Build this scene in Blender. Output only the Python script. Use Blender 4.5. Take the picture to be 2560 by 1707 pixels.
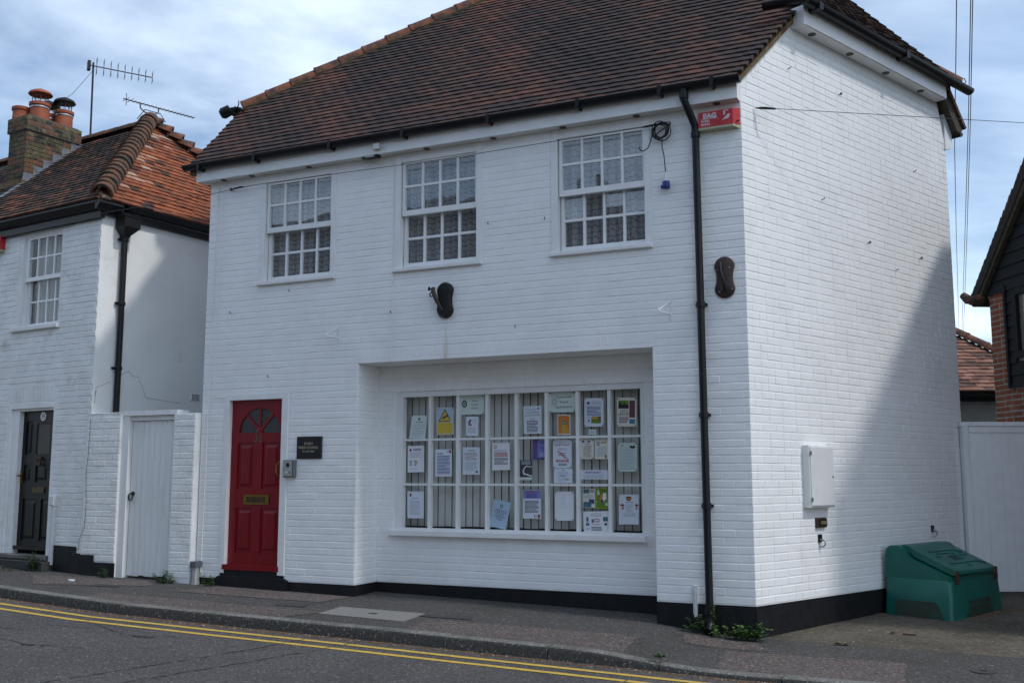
import bpy, bmesh, math, random
from mathutils import Vector, Matrix, noise
R = math.radians
for o in list(bpy.data.objects): bpy.data.objects.remove(o)
sc = bpy.context.scene
COL = sc.collection

# ------------------------------------------------------------------ camera
CAM = Vector((2.038, -9.581, 1.166)); YAW = 0.43872; PITCH = 0.13224
cd = bpy.data.cameras.new('camera'); cam = bpy.data.objects.new('camera', cd); COL.objects.link(cam)
cam.location = CAM; cam.rotation_euler = (math.pi/2 + PITCH, 0, YAW)
cd.sensor_width = 36; cd.lens = 35.824; cd.clip_start = 0.05; cd.clip_end = 3000
sc.camera = cam
# ------------------------------------------------------------------ sky, sun, exposure
SUN_AZ = R(-5); SUN_EL = R(54)          # azimuth from +X towards +Y
wd = bpy.data.worlds.new('World'); sc.world = wd; wd.use_nodes = True
nt = wd.node_tree; nt.nodes.clear()
def N(tree, kind, **kw):
    n = tree.nodes.new(kind)
    for k, v in kw.items(): setattr(n, k, v)
    return n
out = N(nt, 'ShaderNodeOutputWorld'); bg = N(nt, 'ShaderNodeBackground')
sky = N(nt, 'ShaderNodeTexSky', sky_type='NISHITA', sun_disc=False, sun_elevation=SUN_EL, sun_rotation=math.pi/2 - SUN_AZ, altitude=20, air_density=1.0, dust_density=1.0, ozone_density=1.5)
tc = N(nt, 'ShaderNodeTexCoord')
sep = N(nt, 'ShaderNodeSeparateXYZ'); nt.links.new(tc.outputs['Generated'], sep.inputs[0])
# flatten the view direction onto a cloud layer overhead
mz = N(nt, 'ShaderNodeMath', operation='MAXIMUM'); nt.links.new(sep.outputs[2], mz.inputs[0]); mz.inputs[1].default_value = 0.0
az = N(nt, 'ShaderNodeMath', operation='ADD'); nt.links.new(mz.outputs[0], az.inputs[0]); az.inputs[1].default_value = 0.16
dx = N(nt, 'ShaderNodeMath', operation='DIVIDE'); nt.links.new(sep.outputs[0], dx.inputs[0]); nt.links.new(az.outputs[0], dx.inputs[1])
dy = N(nt, 'ShaderNodeMath', operation='DIVIDE'); nt.links.new(sep.outputs[1], dy.inputs[0]); nt.links.new(az.outputs[0], dy.inputs[1])
cmb = N(nt, 'ShaderNodeCombineXYZ'); nt.links.new(dx.outputs[0], cmb.inputs[0]); nt.links.new(dy.outputs[0], cmb.inputs[1]); cmb.inputs[2].default_value = 3.7
n1 = N(nt, 'ShaderNodeTexNoise'); n1.inputs['Scale'].default_value = 0.7; n1.inputs['Detail'].default_value = 7; n1.inputs['Roughness'].default_value = 0.58; n1.inputs['Distortion'].default_value = 0.35
nt.links.new(cmb.outputs[0], n1.inputs['Vector'])
cr = N(nt, 'ShaderNodeValToRGB'); cr.color_ramp.elements[0].position = 0.39; cr.color_ramp.elements[1].position = 0.70
nt.links.new(n1.outputs['Fac'], cr.inputs[0])
n2 = N(nt, 'ShaderNodeTexNoise'); n2.inputs['Scale'].default_value = 1.3; n2.inputs['Detail'].default_value = 5; nt.links.new(cmb.outputs[0], n2.inputs['Vector'])
cc = N(nt, 'ShaderNodeValToRGB'); cc.color_ramp.elements[0].position = 0.32; cc.color_ramp.elements[1].position = 0.66
cc.color_ramp.elements[0].color = (5.4, 6.9, 8.9, 1); cc.color_ramp.elements[1].color = (9.0, 10.2, 11.4, 1)
nt.links.new(n2.outputs['Fac'], cc.inputs[0])
mx = N(nt, 'ShaderNodeMix', data_type='RGBA'); nt.links.new(cr.outputs[0], mx.inputs[0]); nt.links.new(sky.outputs[0], mx.inputs[6]); nt.links.new(cc.outputs[0], mx.inputs[7])
nt.links.new(mx.outputs[2], bg.inputs[0]); bg.inputs[1].default_value = 0.15
nt.links.new(bg.outputs[0], out.inputs[0])
sl = bpy.data.lights.new('sun', 'SUN'); sun = bpy.data.objects.new('sun', sl); COL.objects.link(sun)
sl.energy = 2.0; sl.angle = R(3.5); sl.color = (0.82, 0.80, 0.765)
sd = Vector((math.cos(SUN_AZ)*math.cos(SUN_EL), math.sin(SUN_AZ)*math.cos(SUN_EL), math.sin(SUN_EL)))
sun.rotation_euler = (-sd).to_track_quat('-Z', 'Y').to_euler(); sun.location = (12, -3, 14)
sc.render.engine = 'CYCLES'
vs = sc.view_settings; vs.view_transform = 'Standard'; vs.look = 'None'; vs.gamma = 1; vs.exposure = 0.12; vs.use_curve_mapping = False

# ------------------------------------------------------------------ materials
MATS = {}
def mat(name, c1, c2=None, scale=6, detail=5, lo=.35, hi=.65, rough=.6, bump=0, bscale=80, metal=0, spec=None, tint=None, dist=0, stretch=None, c3=None, s3=1.5, lo3=.5, hi3=.7, coat=0, bdist=.01, speck=None):
    m = bpy.data.materials.new(name); m.use_nodes = True; t = m.node_tree; b = t.nodes['Principled BSDF']
    b.inputs['Roughness'].default_value = rough; b.inputs['Metallic'].default_value = metal
    if spec is not None: b.inputs['Specular IOR Level'].default_value = spec
    if coat: b.inputs['Coat Weight'].default_value = coat; b.inputs['Coat Roughness'].default_value = .12
    geo = N(t, 'ShaderNodeNewGeometry'); vec = geo.outputs['Position']
    if stretch:
        mp = N(t, 'ShaderNodeMapping'); mp.inputs['Scale'].default_value = stretch; t.links.new(vec, mp.inputs[0]); vec = mp.outputs[0]
    colo = None
    if tint:
        at = N(t, 'ShaderNodeAttribute', attribute_name='tint'); oi = N(t, 'ShaderNodeObjectInfo'); sp = N(t, 'ShaderNodeSeparateColor')
        t.links.new(oi.outputs['Color'], sp.inputs[0]); ad = N(t, 'ShaderNodeMath', operation='ADD'); t.links.new(at.outputs['Fac'], ad.inputs[0]); t.links.new(sp.outputs[0], ad.inputs[1])
        nz = N(t, 'ShaderNodeTexNoise'); nz.inputs['Scale'].default_value = scale; nz.inputs['Detail'].default_value = 6; nz.inputs['Roughness'].default_value = .7; t.links.new(vec, nz.inputs[0])
        ma = N(t, 'ShaderNodeMath', operation='MULTIPLY_ADD'); t.links.new(nz.outputs['Fac'], ma.inputs[0]); ma.inputs[1].default_value = .5
        sb = N(t, 'ShaderNodeMath', operation='SUBTRACT'); t.links.new(ad.outputs[0], sb.inputs[0]); sb.inputs[1].default_value = .25
        t.links.new(sb.outputs[0], ma.inputs[2])
        rp = N(t, 'ShaderNodeValToRGB'); e = rp.color_ramp.elements
        e[0].position = tint[0][0]; e[0].color = (*tint[0][1], 1); e[1].position = tint[-1][0]; e[1].color = (*tint[-1][1], 1)
        for p, c in tint[1:-1]:
            q = e.new(p); q.color = (*c, 1)
        t.links.new(ma.outputs[0], rp.inputs[0]); colo = rp.outputs[0]
    elif c2:
        nz = N(t, 'ShaderNodeTexNoise'); nz.inputs['Scale'].default_value = scale; nz.inputs['Detail'].default_value = detail; nz.inputs['Distortion'].default_value = dist; nz.inputs['Roughness'].default_value = .62; t.links.new(vec, nz.inputs[0])
        rp = N(t, 'ShaderNodeValToRGB'); e = rp.color_ramp.elements; e[0].position = lo; e[1].position = hi; e[0].color = (*c1, 1); e[1].color = (*c2, 1)
        t.links.new(nz.outputs['Fac'], rp.inputs[0]); colo = rp.outputs[0]
    if c3 and colo is not None:
        nz = N(t, 'ShaderNodeTexNoise'); nz.inputs['Scale'].default_value = s3; nz.inputs['Detail'].default_value = 6; nz.inputs['Roughness'].default_value = .65
        t.links.new(geo.outputs['Position'], nz.inputs[0])
        rp = N(t, 'ShaderNodeMapRange'); rp.inputs[1].default_value = lo3; rp.inputs[2].default_value = hi3; t.links.new(nz.outputs['Fac'], rp.inputs[0])
        mxx = N(t, 'ShaderNodeMix', data_type='RGBA'); t.links.new(rp.outputs[0], mxx.inputs[0]); t.links.new(colo, mxx.inputs[6]); mxx.inputs[7].default_value = (*c3, 1); colo = mxx.outputs[2]
    for sp_ in (speck or ()):
        nz = N(t, 'ShaderNodeTexVoronoi'); nz.inputs['Scale'].default_value = sp_[1]; t.links.new(geo.outputs['Position'], nz.inputs['Vector'])
        sc_ = N(t, 'ShaderNodeSeparateColor'); t.links.new(nz.outputs['Color'], sc_.inputs[0])
        rp = N(t, 'ShaderNodeMath', operation='GREATER_THAN'); rp.inputs[1].default_value = 1-sp_[2]; t.links.new(sc_.outputs[0], rp.inputs[0])
        fa = N(t, 'ShaderNodeMath', operation='MULTIPLY'); fa.inputs[1].default_value = sp_[3]; t.links.new(rp.outputs[0], fa.inputs[0])
        mxx = N(t, 'ShaderNodeMix', data_type='RGBA'); t.links.new(fa.outputs[0], mxx.inputs[0]); t.links.new(colo, mxx.inputs[6]); mxx.inputs[7].default_value = (*sp_[0], 1); colo = mxx.outputs[2]
    if colo is not None: t.links.new(colo, b.inputs['Base Color'])
    else: b.inputs['Base Color'].default_value = (*c1, 1)
    if bump:
        nb = N(t, 'ShaderNodeTexNoise'); nb.inputs['Scale'].default_value = bscale; nb.inputs['Detail'].default_value = 5; t.links.new(vec, nb.inputs[0])
        bp = N(t, 'ShaderNodeBump'); bp.inputs['Strength'].default_value = bump; bp.inputs['Distance'].default_value = bdist; t.links.new(nb.outputs['Fac'], bp.inputs['Height']); t.links.new(bp.outputs[0], b.inputs['Normal'])
    MATS[name] = m; return m
WHT = (.80, .80, .79)
mat('white brick paint', (.80, .80, .79), (.87, .87, .865), 2.2, 6, .3, .6, rough=.55, bump=.2, bscale=70, c3=(.66, .64, .59), s3=1.1, lo3=.62, hi3=.86)
mat('old white brick paint', (.72, .72, .70), (.85, .85, .84), 3.0, 7, .3, .6, rough=.6, bump=.5, bscale=34, c3=(.46, .44, .39), s3=2.2, lo3=.60, hi3=.80, bdist=.012)
mat('white render', (.80, .80, .78), (.87, .87, .855), 1.7, 7, .3, .6, rough=.7, bump=.5, bscale=45, c3=(.60, .57, .50), s3=1.6, lo3=.6, hi3=.8)
mat('white gloss paint', (.76, .76, .75), (.82, .82, .82), 5, 4, rough=.32, bump=.05, bscale=120)
mat('dirty white paint', (.80, .80, .79), (.66, .66, .65), 6, 8, .42, .78, rough=.5, bump=.2, bscale=60, stretch=(3, 3, .25), c3=(.22, .20, .17), s3=16, lo3=.66, hi3=.71)
mat('soffit paint', (.70, .69, .66), (.76, .75, .73), 3, 4, rough=.5)
mat('black plinth paint', (.006, .0065, .008), (.013, .013, .015), 9, 6, rough=.6, spec=.25, bump=.5, bscale=50, c3=(.10, .09, .08), s3=22, lo3=.70, hi3=.76)
mat('black plastic', (.005, .0055, .007), (.009, .0095, .011), 7, 4, rough=.42, spec=.3)
mat('black iron', (.006, .006, .007), (.014, .013, .013), 20, 5, rough=.48, spec=.35)
mat('weathered black gutter', (.007, .0075, .009), (.032, .032, .036), 16, 6, .55, .8, rough=.45, spec=.35, bump=.2, bscale=60)
mat('roof tile brown', (0, 0, 0), scale=11, rough=.85, bump=.5, bscale=120, tint=[(.10, (.016, .013, .013)), (.34, (.036, .023, .020)), (.55, (.085, .037, .026)), (.78, (.17, .060, .033)), (1.0, (.29, .10, .048))])
mat('roof tile orange', (0, 0, 0), scale=14, rough=.85, bump=.6, bscale=90, tint=[(.10, (.030, .024, .020)), (.34, (.11, .045, .024)), (.58, (.25, .072, .028)), (.80, (.36, .10, .034)), (1.0, (.44, .32, .24))])
mat('roof tile dark orange', (0, 0, 0), scale=14, rough=.85, bump=.6, bscale=90, tint=[(.14, (.022, .017, .014)), (.40, (.060, .032, .021)), (.62, (.17, .060, .028)), (1.0, (.34, .11, .042))])
mat('roof tile pink', (0, 0, 0), scale=18, rough=.85, bump=.5, bscale=90, tint=[(.1, (.06, .04, .035)), (.5, (.20, .09, .06)), (1.0, (.36, .19, .13))])
mat('roof underlay', (.02, .017, .015), (.035, .027, .022), 14, rough=.9)
mat('hip tile', (.12, .045, .024), (.26, .085, .038), 9, 6, rough=.8, bump=.4, bscale=70, c3=(.035, .024, .018), s3=7, lo3=.42, hi3=.64)
mat('bonnet tile', (.11, .052, .028), (.22, .085, .038), 12, 6, rough=.85, bump=.5, bscale=70, c3=(.035, .028, .016), s3=6, lo3=.40, hi3=.60)
mat('verge mortar', (.10, .075, .035), (.20, .15, .075), 14, 6, rough=.95, bump=.8, bscale=60, c3=(.15, .055, .022), s3=13, lo3=.46, hi3=.60)
mat('mossy mortar', (.035, .030, .018), (.085, .065, .035), 16, 6, rough=1, bump=.8, bscale=60)
mat('lead', (.10, .11, .13), (.20, .215, .24), 7, 5, rough=.5)
mat('stock brick', (.095, .078, .036), (.20, .155, .075), 10, 7, rough=.95, bump=1, bscale=50, c3=(.022, .022, .018), s3=4.5, lo3=.42, hi3=.62)
mat('stock brick red', (.13, .055, .03), (.19, .09, .05), 12, 6, rough=.95, bump=.8, bscale=60)
mat('old mortar', (.075, .068, .055), (.14, .125, .10), 20, 5, rough=.95, bump=.5)
mat('terracotta', (.25, .062, .026), (.36, .10, .045), 8, 5, rough=.75, bump=.2)
mat('galvanised', (.30, .30, .30), (.42, .42, .42), 30, rough=.4, metal=.8)
mat('aerial metal', (.07, .07, .07), (.16, .15, .13), 30, rough=.5, metal=.5)
mat('red gloss door', (.17, .003, .007), (.22, .0045, .010), 5, 4, rough=.3, bump=.06, bscale=40, stretch=(6, 6, .7), spec=.38)
mat('black door paint', (.006, .006, .0065), (.010, .010, .011), 6, rough=.42, spec=.25, bump=.06, bscale=40)
mat('brass', (.30, .19, .045), (.20, .12, .03), 25, rough=.35, metal=.9)
mat('tarnished brass', (.12, .085, .035), (.06, .045, .02), 25, rough=.5, metal=.7)
mat('bronze number', (.10, .08, .06), rough=.45)
mat('dark void', (.008, .008, .008), rough=.9)
mat('plaque black', (.008, .008, .009), rough=.3)
mat('gold lettering', (.55, .48, .30), rough=.5)
mat('white lettering', (.75, .75, .75), rough=.5)
mat('faded white print', (.62, .55, .58), rough=.6)
mat('silver plastic', (.36, .36, .34), (.42, .42, .40), 40, rough=.4, metal=.4)
mat('grey plastic', (.10, .11, .13), rough=.45)
mat('alarm red', (.42, .012, .020), (.50, .03, .035), 9, rough=.4)
mat('alarm cream', (.36, .36, .23), (.42, .41, .28), 9, rough=.5)
mat('blue plastic', (.010, .030, .20), rough=.4)
mat('white plastic', (.66, .66, .66), rough=.4)
mat('black rubber', (.008, .008, .009), rough=.55)
mat('rust iron', (.022, .013, .010), (.05, .022, .013), 16, 6, rough=.5, bump=.3)
mat('bolt', (.36, .34, .31), rough=.4, metal=.6)
mat('rust stain', (.66, .60, .48), (.74, .72, .66), 9, rough=.6)
mat('far wire', (.16, .17, .18), rough=.6)
mat('wire', (.035, .035, .038), rough=.5)
mat('weathered timber', (.045, .038, .03), (.085, .072, .058), 20, 5, rough=.9, bump=.4, stretch=(1, 1, 4))
mat('vent grey', (.13, .115, .10), (.05, .045, .04), 300, 2, .45, .55, rough=.7)
mat('blind fabric', (.58, .58, .54), (.64, .64, .60), 6, rough=.85)
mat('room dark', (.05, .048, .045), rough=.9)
mat('meter box plastic', (.68, .69, .67), (.73, .74, .72), 3, rough=.4, c3=(.5, .5, .46), s3=5, lo3=.6, hi3=.85)
mat('green grit plastic', (.003, .095, .072), (.005, .125, .095), 3, 5, rough=.38, bump=.12, bscale=300, c3=(.045, .032, .022), s3=3.2, lo3=.66, hi3=.9)
mat('muddy green plastic', (.006, .06, .045), (.03, .03, .02), 4, 6, rough=.7, bump=.2)
mat('rusty hasp', (.09, .035, .02), (.04, .02, .014), 40, rough=.8)
mat('asphalt road', (.044, .040, .038), (.118, .108, .103), 34, 9, .34, .66, rough=.9, bump=1, bscale=120, c3=(.045, .042, .042), s3=.55, lo3=.45, hi3=.75, bdist=.008, speck=[((.17, .165, .16), 75, .06, .7), ((.02, .02, .02), 65, .12, .7), ((.38, .37, .36), 95, .006, .8)])
mat('asphalt pavement', (.036, .034, .032), (.085, .080, .075), 38, 9, .34, .66, rough=.92, bump=1, bscale=120, c3=(.040, .038, .030), s3=.9, lo3=.45, hi3=.7, bdist=.007, speck=[((.17, .16, .15), 65, .06, .7), ((.018, .018, .018), 60, .10, .7)])
mat('brown asphalt', (.055, .045, .041), (.140, .112, .102), 40, 9, .34, .66, rough=.92, bump=1, bscale=120, c3=(.06, .05, .044), s3=1.1, lo3=.48, hi3=.75, bdist=.008, speck=[((.26, .20, .18), 70, .12, .7), ((.025, .022, .02), 65, .12, .7)])
mat('dark asphalt patch', (.034, .034, .035), (.052, .051, .050), 60, 5, rough=.9, bump=.6, bscale=150)
mat('concrete drive', (.065, .055, .040), (.145, .125, .092), 14, 9, .3, .7, rough=.92, bump=.9, bscale=90, c3=(.040, .034, .022), s3=1.0, lo3=.42, hi3=.66, speck=[((.25, .22, .17), 60, .05, .6), ((.02, .018, .014), 55, .06, .6)])
mat('cover concrete', (.15, .145, .135), (.24, .235, .22), 120, 4, .35, .65, rough=.9, bump=.5, bscale=200)
mat('kerb concrete', (.11, .107, .098), (.23, .225, .205), 50, 8, .35, .65, rough=.9, bump=.8, bscale=120, c3=(.07, .072, .06), s3=2.4, lo3=.42, hi3=.7, speck=[((.34, .32, .28), 85, .08, .7)])
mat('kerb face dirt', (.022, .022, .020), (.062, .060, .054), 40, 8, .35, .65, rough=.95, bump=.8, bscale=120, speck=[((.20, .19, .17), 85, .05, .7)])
mat('yellow line paint', (.50, .33, .05), (.62, .42, .075), 30, 6, rough=.75, bump=.5, bscale=150, c3=(.13, .10, .05), s3=20, lo3=.60, hi3=.72)
mat('crack', (.016, .015, .015), rough=.95)
mat('earth', (.07, .065, .04), (.11, .10, .06), 2, rough=1)
mat('litter brown', (.10, .055, .03), (.19, .11, .06), 30, rough=.9)
mat('litter pale', (.42, .38, .33), rough=.8)
mat('leaf green', (.030, .075, .012), (.075, .14, .025), 14, rough=.6)
mat('leaf dark', (.018, .045, .012), (.045, .085, .02), 14, rough=.6)
mat('moss', (.05, .06, .012), (.09, .09, .02), 30, rough=1)
mat('red brick', (.24, .055, .022), (.36, .10, .04), 9, 6, rough=.9, bump=.7, bscale=60, c3=(.12, .04, .025), s3=4.5, lo3=.5, hi3=.7)
mat('lime mortar', (.28, .25, .20), (.38, .34, .28), 15, rough=.95, bump=.6)
mat('black weatherboard', (.0055, .005, .0055), (.012, .0115, .0115), 8, 5, rough=.65, spec=.2, bump=.4, bscale=30, stretch=(1, 1, 6))
mat('garage wall', (.17, .16, .14), (.21, .20, .18), 3, rough=.85)
mat('opposite brick', (.10, .075, .06), (.14, .10, .08), 10, rough=.9)
mat('opposite roof', (.035, .026, .024), (.055, .038, .033), 5, rough=.9, bump=.5, bscale=20)
mat('notice print', (.10, .10, .13), rough=.8)
mat('notice print blue', (.10, .14, .34), rough=.8)
mat('notice print red', (.42, .05, .06), rough=.8)
mat('notice print green', (.05, .22, .06), rough=.8)
def flat(name, c, rough=.7): return mat('paper '+name, c, rough=rough)
flat('white', (.80, .82, .85)); flat('cool', (.72, .77, .85)); flat('green white', (.68, .77, .72)); flat('cream', (.76, .74, .66)); flat('orange', (.62, .20, .035)); flat('yellow', (.66, .46, .02)); flat('black', (.012, .012, .013)); flat('purple', (.13, .08, .32)); flat('lilac', (.22, .24, .58)); flat('grey', (.055, .058, .065)); flat('emblem', (.02, .12, .08)); flat('maroon', (.16, .05, .09)); flat('cyan', (.05, .22, .36)); flat('field', (.12, .24, .02)); flat('lime', (.48, .50, .01)); flat('teal', (.06, .16, .19)); flat('amber', (.55, .34, .06)); flat('sky', (.42, .55, .68)); flat('mint', (.60, .72, .64)); flat('red', (.42, .03, .04)); flat('dusk', (.20, .10, .05)); flat('navy', (.03, .04, .14)); flat('pale line', (.50, .54, .62))

def glass(name, f0=.08, tint=(1, 1, 1)):
    """thin pane: Schlick reflection over a clear sheet, the same from both sides"""
    m = bpy.data.materials.new(name); m.use_nodes = True; t = m.node_tree; t.nodes.clear()
    o = N(t, 'ShaderNodeOutputMaterial'); tr = N(t, 'ShaderNodeBsdfTransparent'); gl = N(t, 'ShaderNodeBsdfGlossy'); gl.inputs['Roughness'].default_value = .004
    tr.inputs[0].default_value = (*tint, 1); lw = N(t, 'ShaderNodeLayerWeight'); lw.inputs[0].default_value = .5
    pw = N(t, 'ShaderNodeMath', operation='POWER'); t.links.new(lw.outputs['Facing'], pw.inputs[0]); pw.inputs[1].default_value = 5
    fr = N(t, 'ShaderNodeMath', operation='MULTIPLY_ADD'); t.links.new(pw.outputs[0], fr.inputs[0]); fr.inputs[1].default_value = 1-f0; fr.inputs[2].default_value = f0
    nb = N(t, 'ShaderNodeTexNoise'); nb.inputs['Scale'].default_value = 2.2; geo = N(t, 'ShaderNodeNewGeometry'); t.links.new(geo.outputs['Position'], nb.inputs[0])
    bp = N(t, 'ShaderNodeBump'); bp.inputs['Strength'].default_value = .12; bp.inputs['Distance'].default_value = .01; t.links.new(nb.outputs['Fac'], bp.inputs['Height']); t.links.new(bp.outputs[0], gl.inputs['Normal'])
    mxs = N(t, 'ShaderNodeMixShader'); t.links.new(fr.outputs[0], mxs.inputs[0]); t.links.new(tr.outputs[0], mxs.inputs[1]); t.links.new(gl.outputs[0], mxs.inputs[2]); t.links.new(mxs.outputs[0], o.inputs[0])
    MATS[name] = m
glass('sash glass', .20); glass('shop glass', .05); glass('door glass', .10, (.5, .5, .5))
def lace():
    m = bpy.data.materials.new('lace net'); m.use_nodes = True; t = m.node_tree; t.nodes.clear()
    o = N(t, 'ShaderNodeOutputMaterial'); tr = N(t, 'ShaderNodeBsdfTransparent'); df = N(t, 'ShaderNodeBsdfDiffuse'); df.inputs[0].default_value = (.62, .64, .66, 1)
    geo = N(t, 'ShaderNodeNewGeometry'); sp = N(t, 'ShaderNodeSeparateXYZ'); t.links.new(geo.outputs['Position'], sp.inputs[0])
    # rows of overlapping fish-scale arcs about 65 mm wide
    def M(op, a, b=None):
        n = N(t, 'ShaderNodeMath', operation=op)
        for i, v in enumerate((a, b)):
            if v is None: continue
            if isinstance(v, (int, float)): n.inputs[i].default_value = v
            else: t.links.new(v, n.inputs[i])
        return n.outputs[0]
    u = M('DIVIDE', sp.outputs[0], .075); v = M('DIVIDE', sp.outputs[2], .060)
    row = M('FLOOR', v); fv = M('SUBTRACT', v, row); half = M('MULTIPLY', M('MODULO', row, 2.0), .5)
    us = M('ADD', u, half); fu = M('SUBTRACT', M('SUBTRACT', us, M('FLOOR', us)), .5)
    d = M('SQRT', M('ADD', M('MULTIPLY', fu, fu), M('MULTIPLY', M('SUBTRACT', 1.0, fv), M('SUBTRACT', 1.0, M('MULTIPLY', fv, 1.0)))))
    ring = M('LESS_THAN', M('ABSOLUTE', M('SUBTRACT', d, .53)), .10)
    nz = N(t, 'ShaderNodeTexNoise'); nz.inputs['Scale'].default_value = 260; t.links.new(geo.outputs['Position'], nz.inputs[0])
    base = M('MULTIPLY_ADD', nz.outputs['Fac'], .5); base.node.inputs[2].default_value = .38
    fac = M('SUBTRACT', base, M('MULTIPLY', ring, .24))
    mxs = N(t, 'ShaderNodeMixShader'); t.links.new(fac, mxs.inputs[0]); t.links.new(tr.outputs[0], mxs.inputs[1]); t.links.new(df.outputs[0], mxs.inputs[2]); t.links.new(mxs.outputs[0], o.inputs[0])
    MATS['lace net'] = m
lace()
mat('curtain cloth', (.46, .47, .46), (.54, .54, .52), 5, rough=.9)

# ------------------------------------------------------------------ helpers
class Frame:
    """a wall frame: a along the wall (rightwards from outside), i inwards, z up"""
    def __init__(s, o, a):
        s.o = Vector((o[0], o[1], 0)); s.a = Vector((a[0], a[1], 0)).normalized(); s.i = Vector((-s.a.y, s.a.x, 0))
    def __call__(s, a, i, z): return s.o + s.a*a + s.i*i + Vector((0, 0, z))
WORLD = Frame((0, 0), (1, 0))
class MB:
    def __init__(s, fr=WORLD): s.v = []; s.f = []; s.fr = fr; s.t = []
    def P(s, a, i, z): s.v.append(tuple(s.fr(a, i, z))); return len(s.v)-1
    def raw(s, p): s.v.append(tuple(p)); return len(s.v)-1
    def face(s, *ix): s.f.append(tuple(ix))
    def quad(s, *pts): s.f.append(tuple(s.P(*p) for p in pts))
    def poly(s, pts): s.f.append(tuple(s.raw(p) for p in pts))
    def box(s, a0, a1, i0, i1, z0, z1, bev=0):
        if bev:
            return s.bevbox(a0, a1, i0, i1, z0, z1, bev)
        b = [s.P(a, i, z) for z in (z0, z1) for i in (i0, i1) for a in (a0, a1)]
        for q in ((0, 1, 5, 4), (2, 6, 7, 3), (0, 4, 6, 2), (1, 3, 7, 5), (4, 5, 7, 6), (0, 2, 3, 1)): s.f.append(tuple(b[k] for k in q))
    def bevbox(s, a0, a1, i0, i1, z0, z1, b):
        # front (low i) face chamfered all round
        r = [s.P(a, i1, z) for a, z in ((a0, z0), (a1, z0), (a1, z1), (a0, z1))]
        m = [s.P(a, i0+b, z) for a, z in ((a0, z0), (a1, z0), (a1, z1), (a0, z1))]
        f = [s.P(a, i0, z) for a, z in ((a0+b, z0+b), (a1-b, z0+b), (a1-b, z1-b), (a0+b, z1-b))]
        for x, y in ((r, m), (m, f)):
            for k in range(4): s.f.append((x[k], x[(k+1) % 4], y[(k+1) % 4], y[k]))
        s.f.append(tuple(f)); s.f.append(tuple(reversed(r)))
    def prism(s, poly, i0, i1):
        """poly in (a,z), extruded over i"""
        A = [s.P(a, i0, z) for a, z in poly]; B = [s.P(a, i1, z) for a, z in poly]; n = len(poly)
        s.f.append(tuple(A)); s.f.append(tuple(reversed(B)))
        for k in range(n): s.f.append((A[k], B[k], B[(k+1) % n], A[(k+1) % n]))
    def hull(s, A, B):
        """loft between two equal loops of world points, capped"""
        a = [s.raw(p) for p in A]; b = [s.raw(p) for p in B]; n = len(a)
        s.f.append(tuple(reversed(a))); s.f.append(tuple(b))
        for k in range(n): s.f.append((a[k], a[(k+1) % n], b[(k+1) % n], b[k]))
    def loft(s, loops, cap=True, close=True):
        L = [[s.raw(p) for p in lp] for lp in loops]; n = len(L[0])
        for x, y in zip(L, L[1:]):
            for k in range(n if close else n-1): s.f.append((x[k], x[(k+1) % n], y[(k+1) % n], y[k]))
        if cap: s.f.append(tuple(reversed(L[0]))); s.f.append(tuple(L[-1]))
    def tube(s, pts, r, n=8, cap=True):
        pts = [Vector(p) for p in pts]; rr = r if isinstance(r, (list, tuple)) else [r]*len(pts); loops = []
        u = None
        for k, p in enumerate(pts):
            d = (pts[min(k+1, len(pts)-1)] - pts[max(k-1, 0)]).normalized()
            if u is None: u = d.orthogonal().normalized()
            u = (u - d*u.dot(d)).normalized(); w = d.cross(u)
            loops.append([p + (u*math.cos(t) + w*math.sin(t))*rr[k] for t in [2*math.pi*j/n for j in range(n)]])
        s.loft(loops, cap)
    def lathe(s, c, prof, n=16, axis=(0, 0, 1)):
        ax = Vector(axis).normalized(); u = ax.orthogonal().normalized(); w = ax.cross(u); c = Vector(c)
        s.loft([[c + ax*h + (u*math.cos(t) + w*math.sin(t))*max(r, 1e-4) for t in [2*math.pi*j/n for j in range(n)]] for r, h in prof])
    def torus(s, c, Rr, r, axis=(0, 1, 0), n=18, m=6, arc=2*math.pi):
        ax = Vector(axis).normalized(); u = ax.orthogonal().normalized(); w = ax.cross(u); c = Vector(c)
        pts = [c + (u*math.cos(t) + w*math.sin(t))*Rr for t in [arc*j/n for j in range(n+1)]]
        s.tube(pts, r, m, False)
    def build(s, name, material, parent=None, smooth=False, kind=None, loc=None, tint=None, clean=True):
        me = bpy.data.meshes.new(name)
        if loc is None:
            xs = [p[0] for p in s.v]; ys = [p[1] for p in s.v]; zs = [p[2] for p in s.v]
            loc = Vector(((min(xs)+max(xs))/2, (min(ys)+max(ys))/2, min(zs)))
        loc = Vector(loc)
        me.from_pydata([(p[0]-loc.x, p[1]-loc.y, p[2]-loc.z) for p in s.v], [], s.f)
        if clean:
            b = bmesh.new(); b.from_mesh(me); bmesh.ops.recalc_face_normals(b, faces=b.faces); b.to_mesh(me); b.free()
        if tint is not None:
            at = me.attributes.new('tint', 'FLOAT', 'FACE'); at.data.foreach_set('value', tint)
        if smooth:
            me.polygons.foreach_set('use_smooth', [True]*len(me.polygons))
            me.set_sharp_from_angle(angle=R(40))
        me.materials.append(MATS[material]); me.update()
        return put(name, me, loc, parent, kind)
PW = {}
def put(name, data, loc, parent=None, kind=None):
    o = bpy.data.objects.new(name, data); COL.objects.link(o)
    w = Matrix.Translation(loc) if not isinstance(loc, Matrix) else loc
    if parent is not None:
        o.parent = parent; o.matrix_parent_inverse = PW[parent.name].inverted()
    o.matrix_basis = w
    PW[o.name] = w.copy()
    if tuple(o.color) == (1, 1, 1, 1): o.color = (0, 0, 0, 1)
    if kind: o['kind'] = kind
    return o
def tag(o, label, cat, group=None):
    o['label'] = label; o['category'] = cat
    if group: o['group'] = group
    return o
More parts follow.
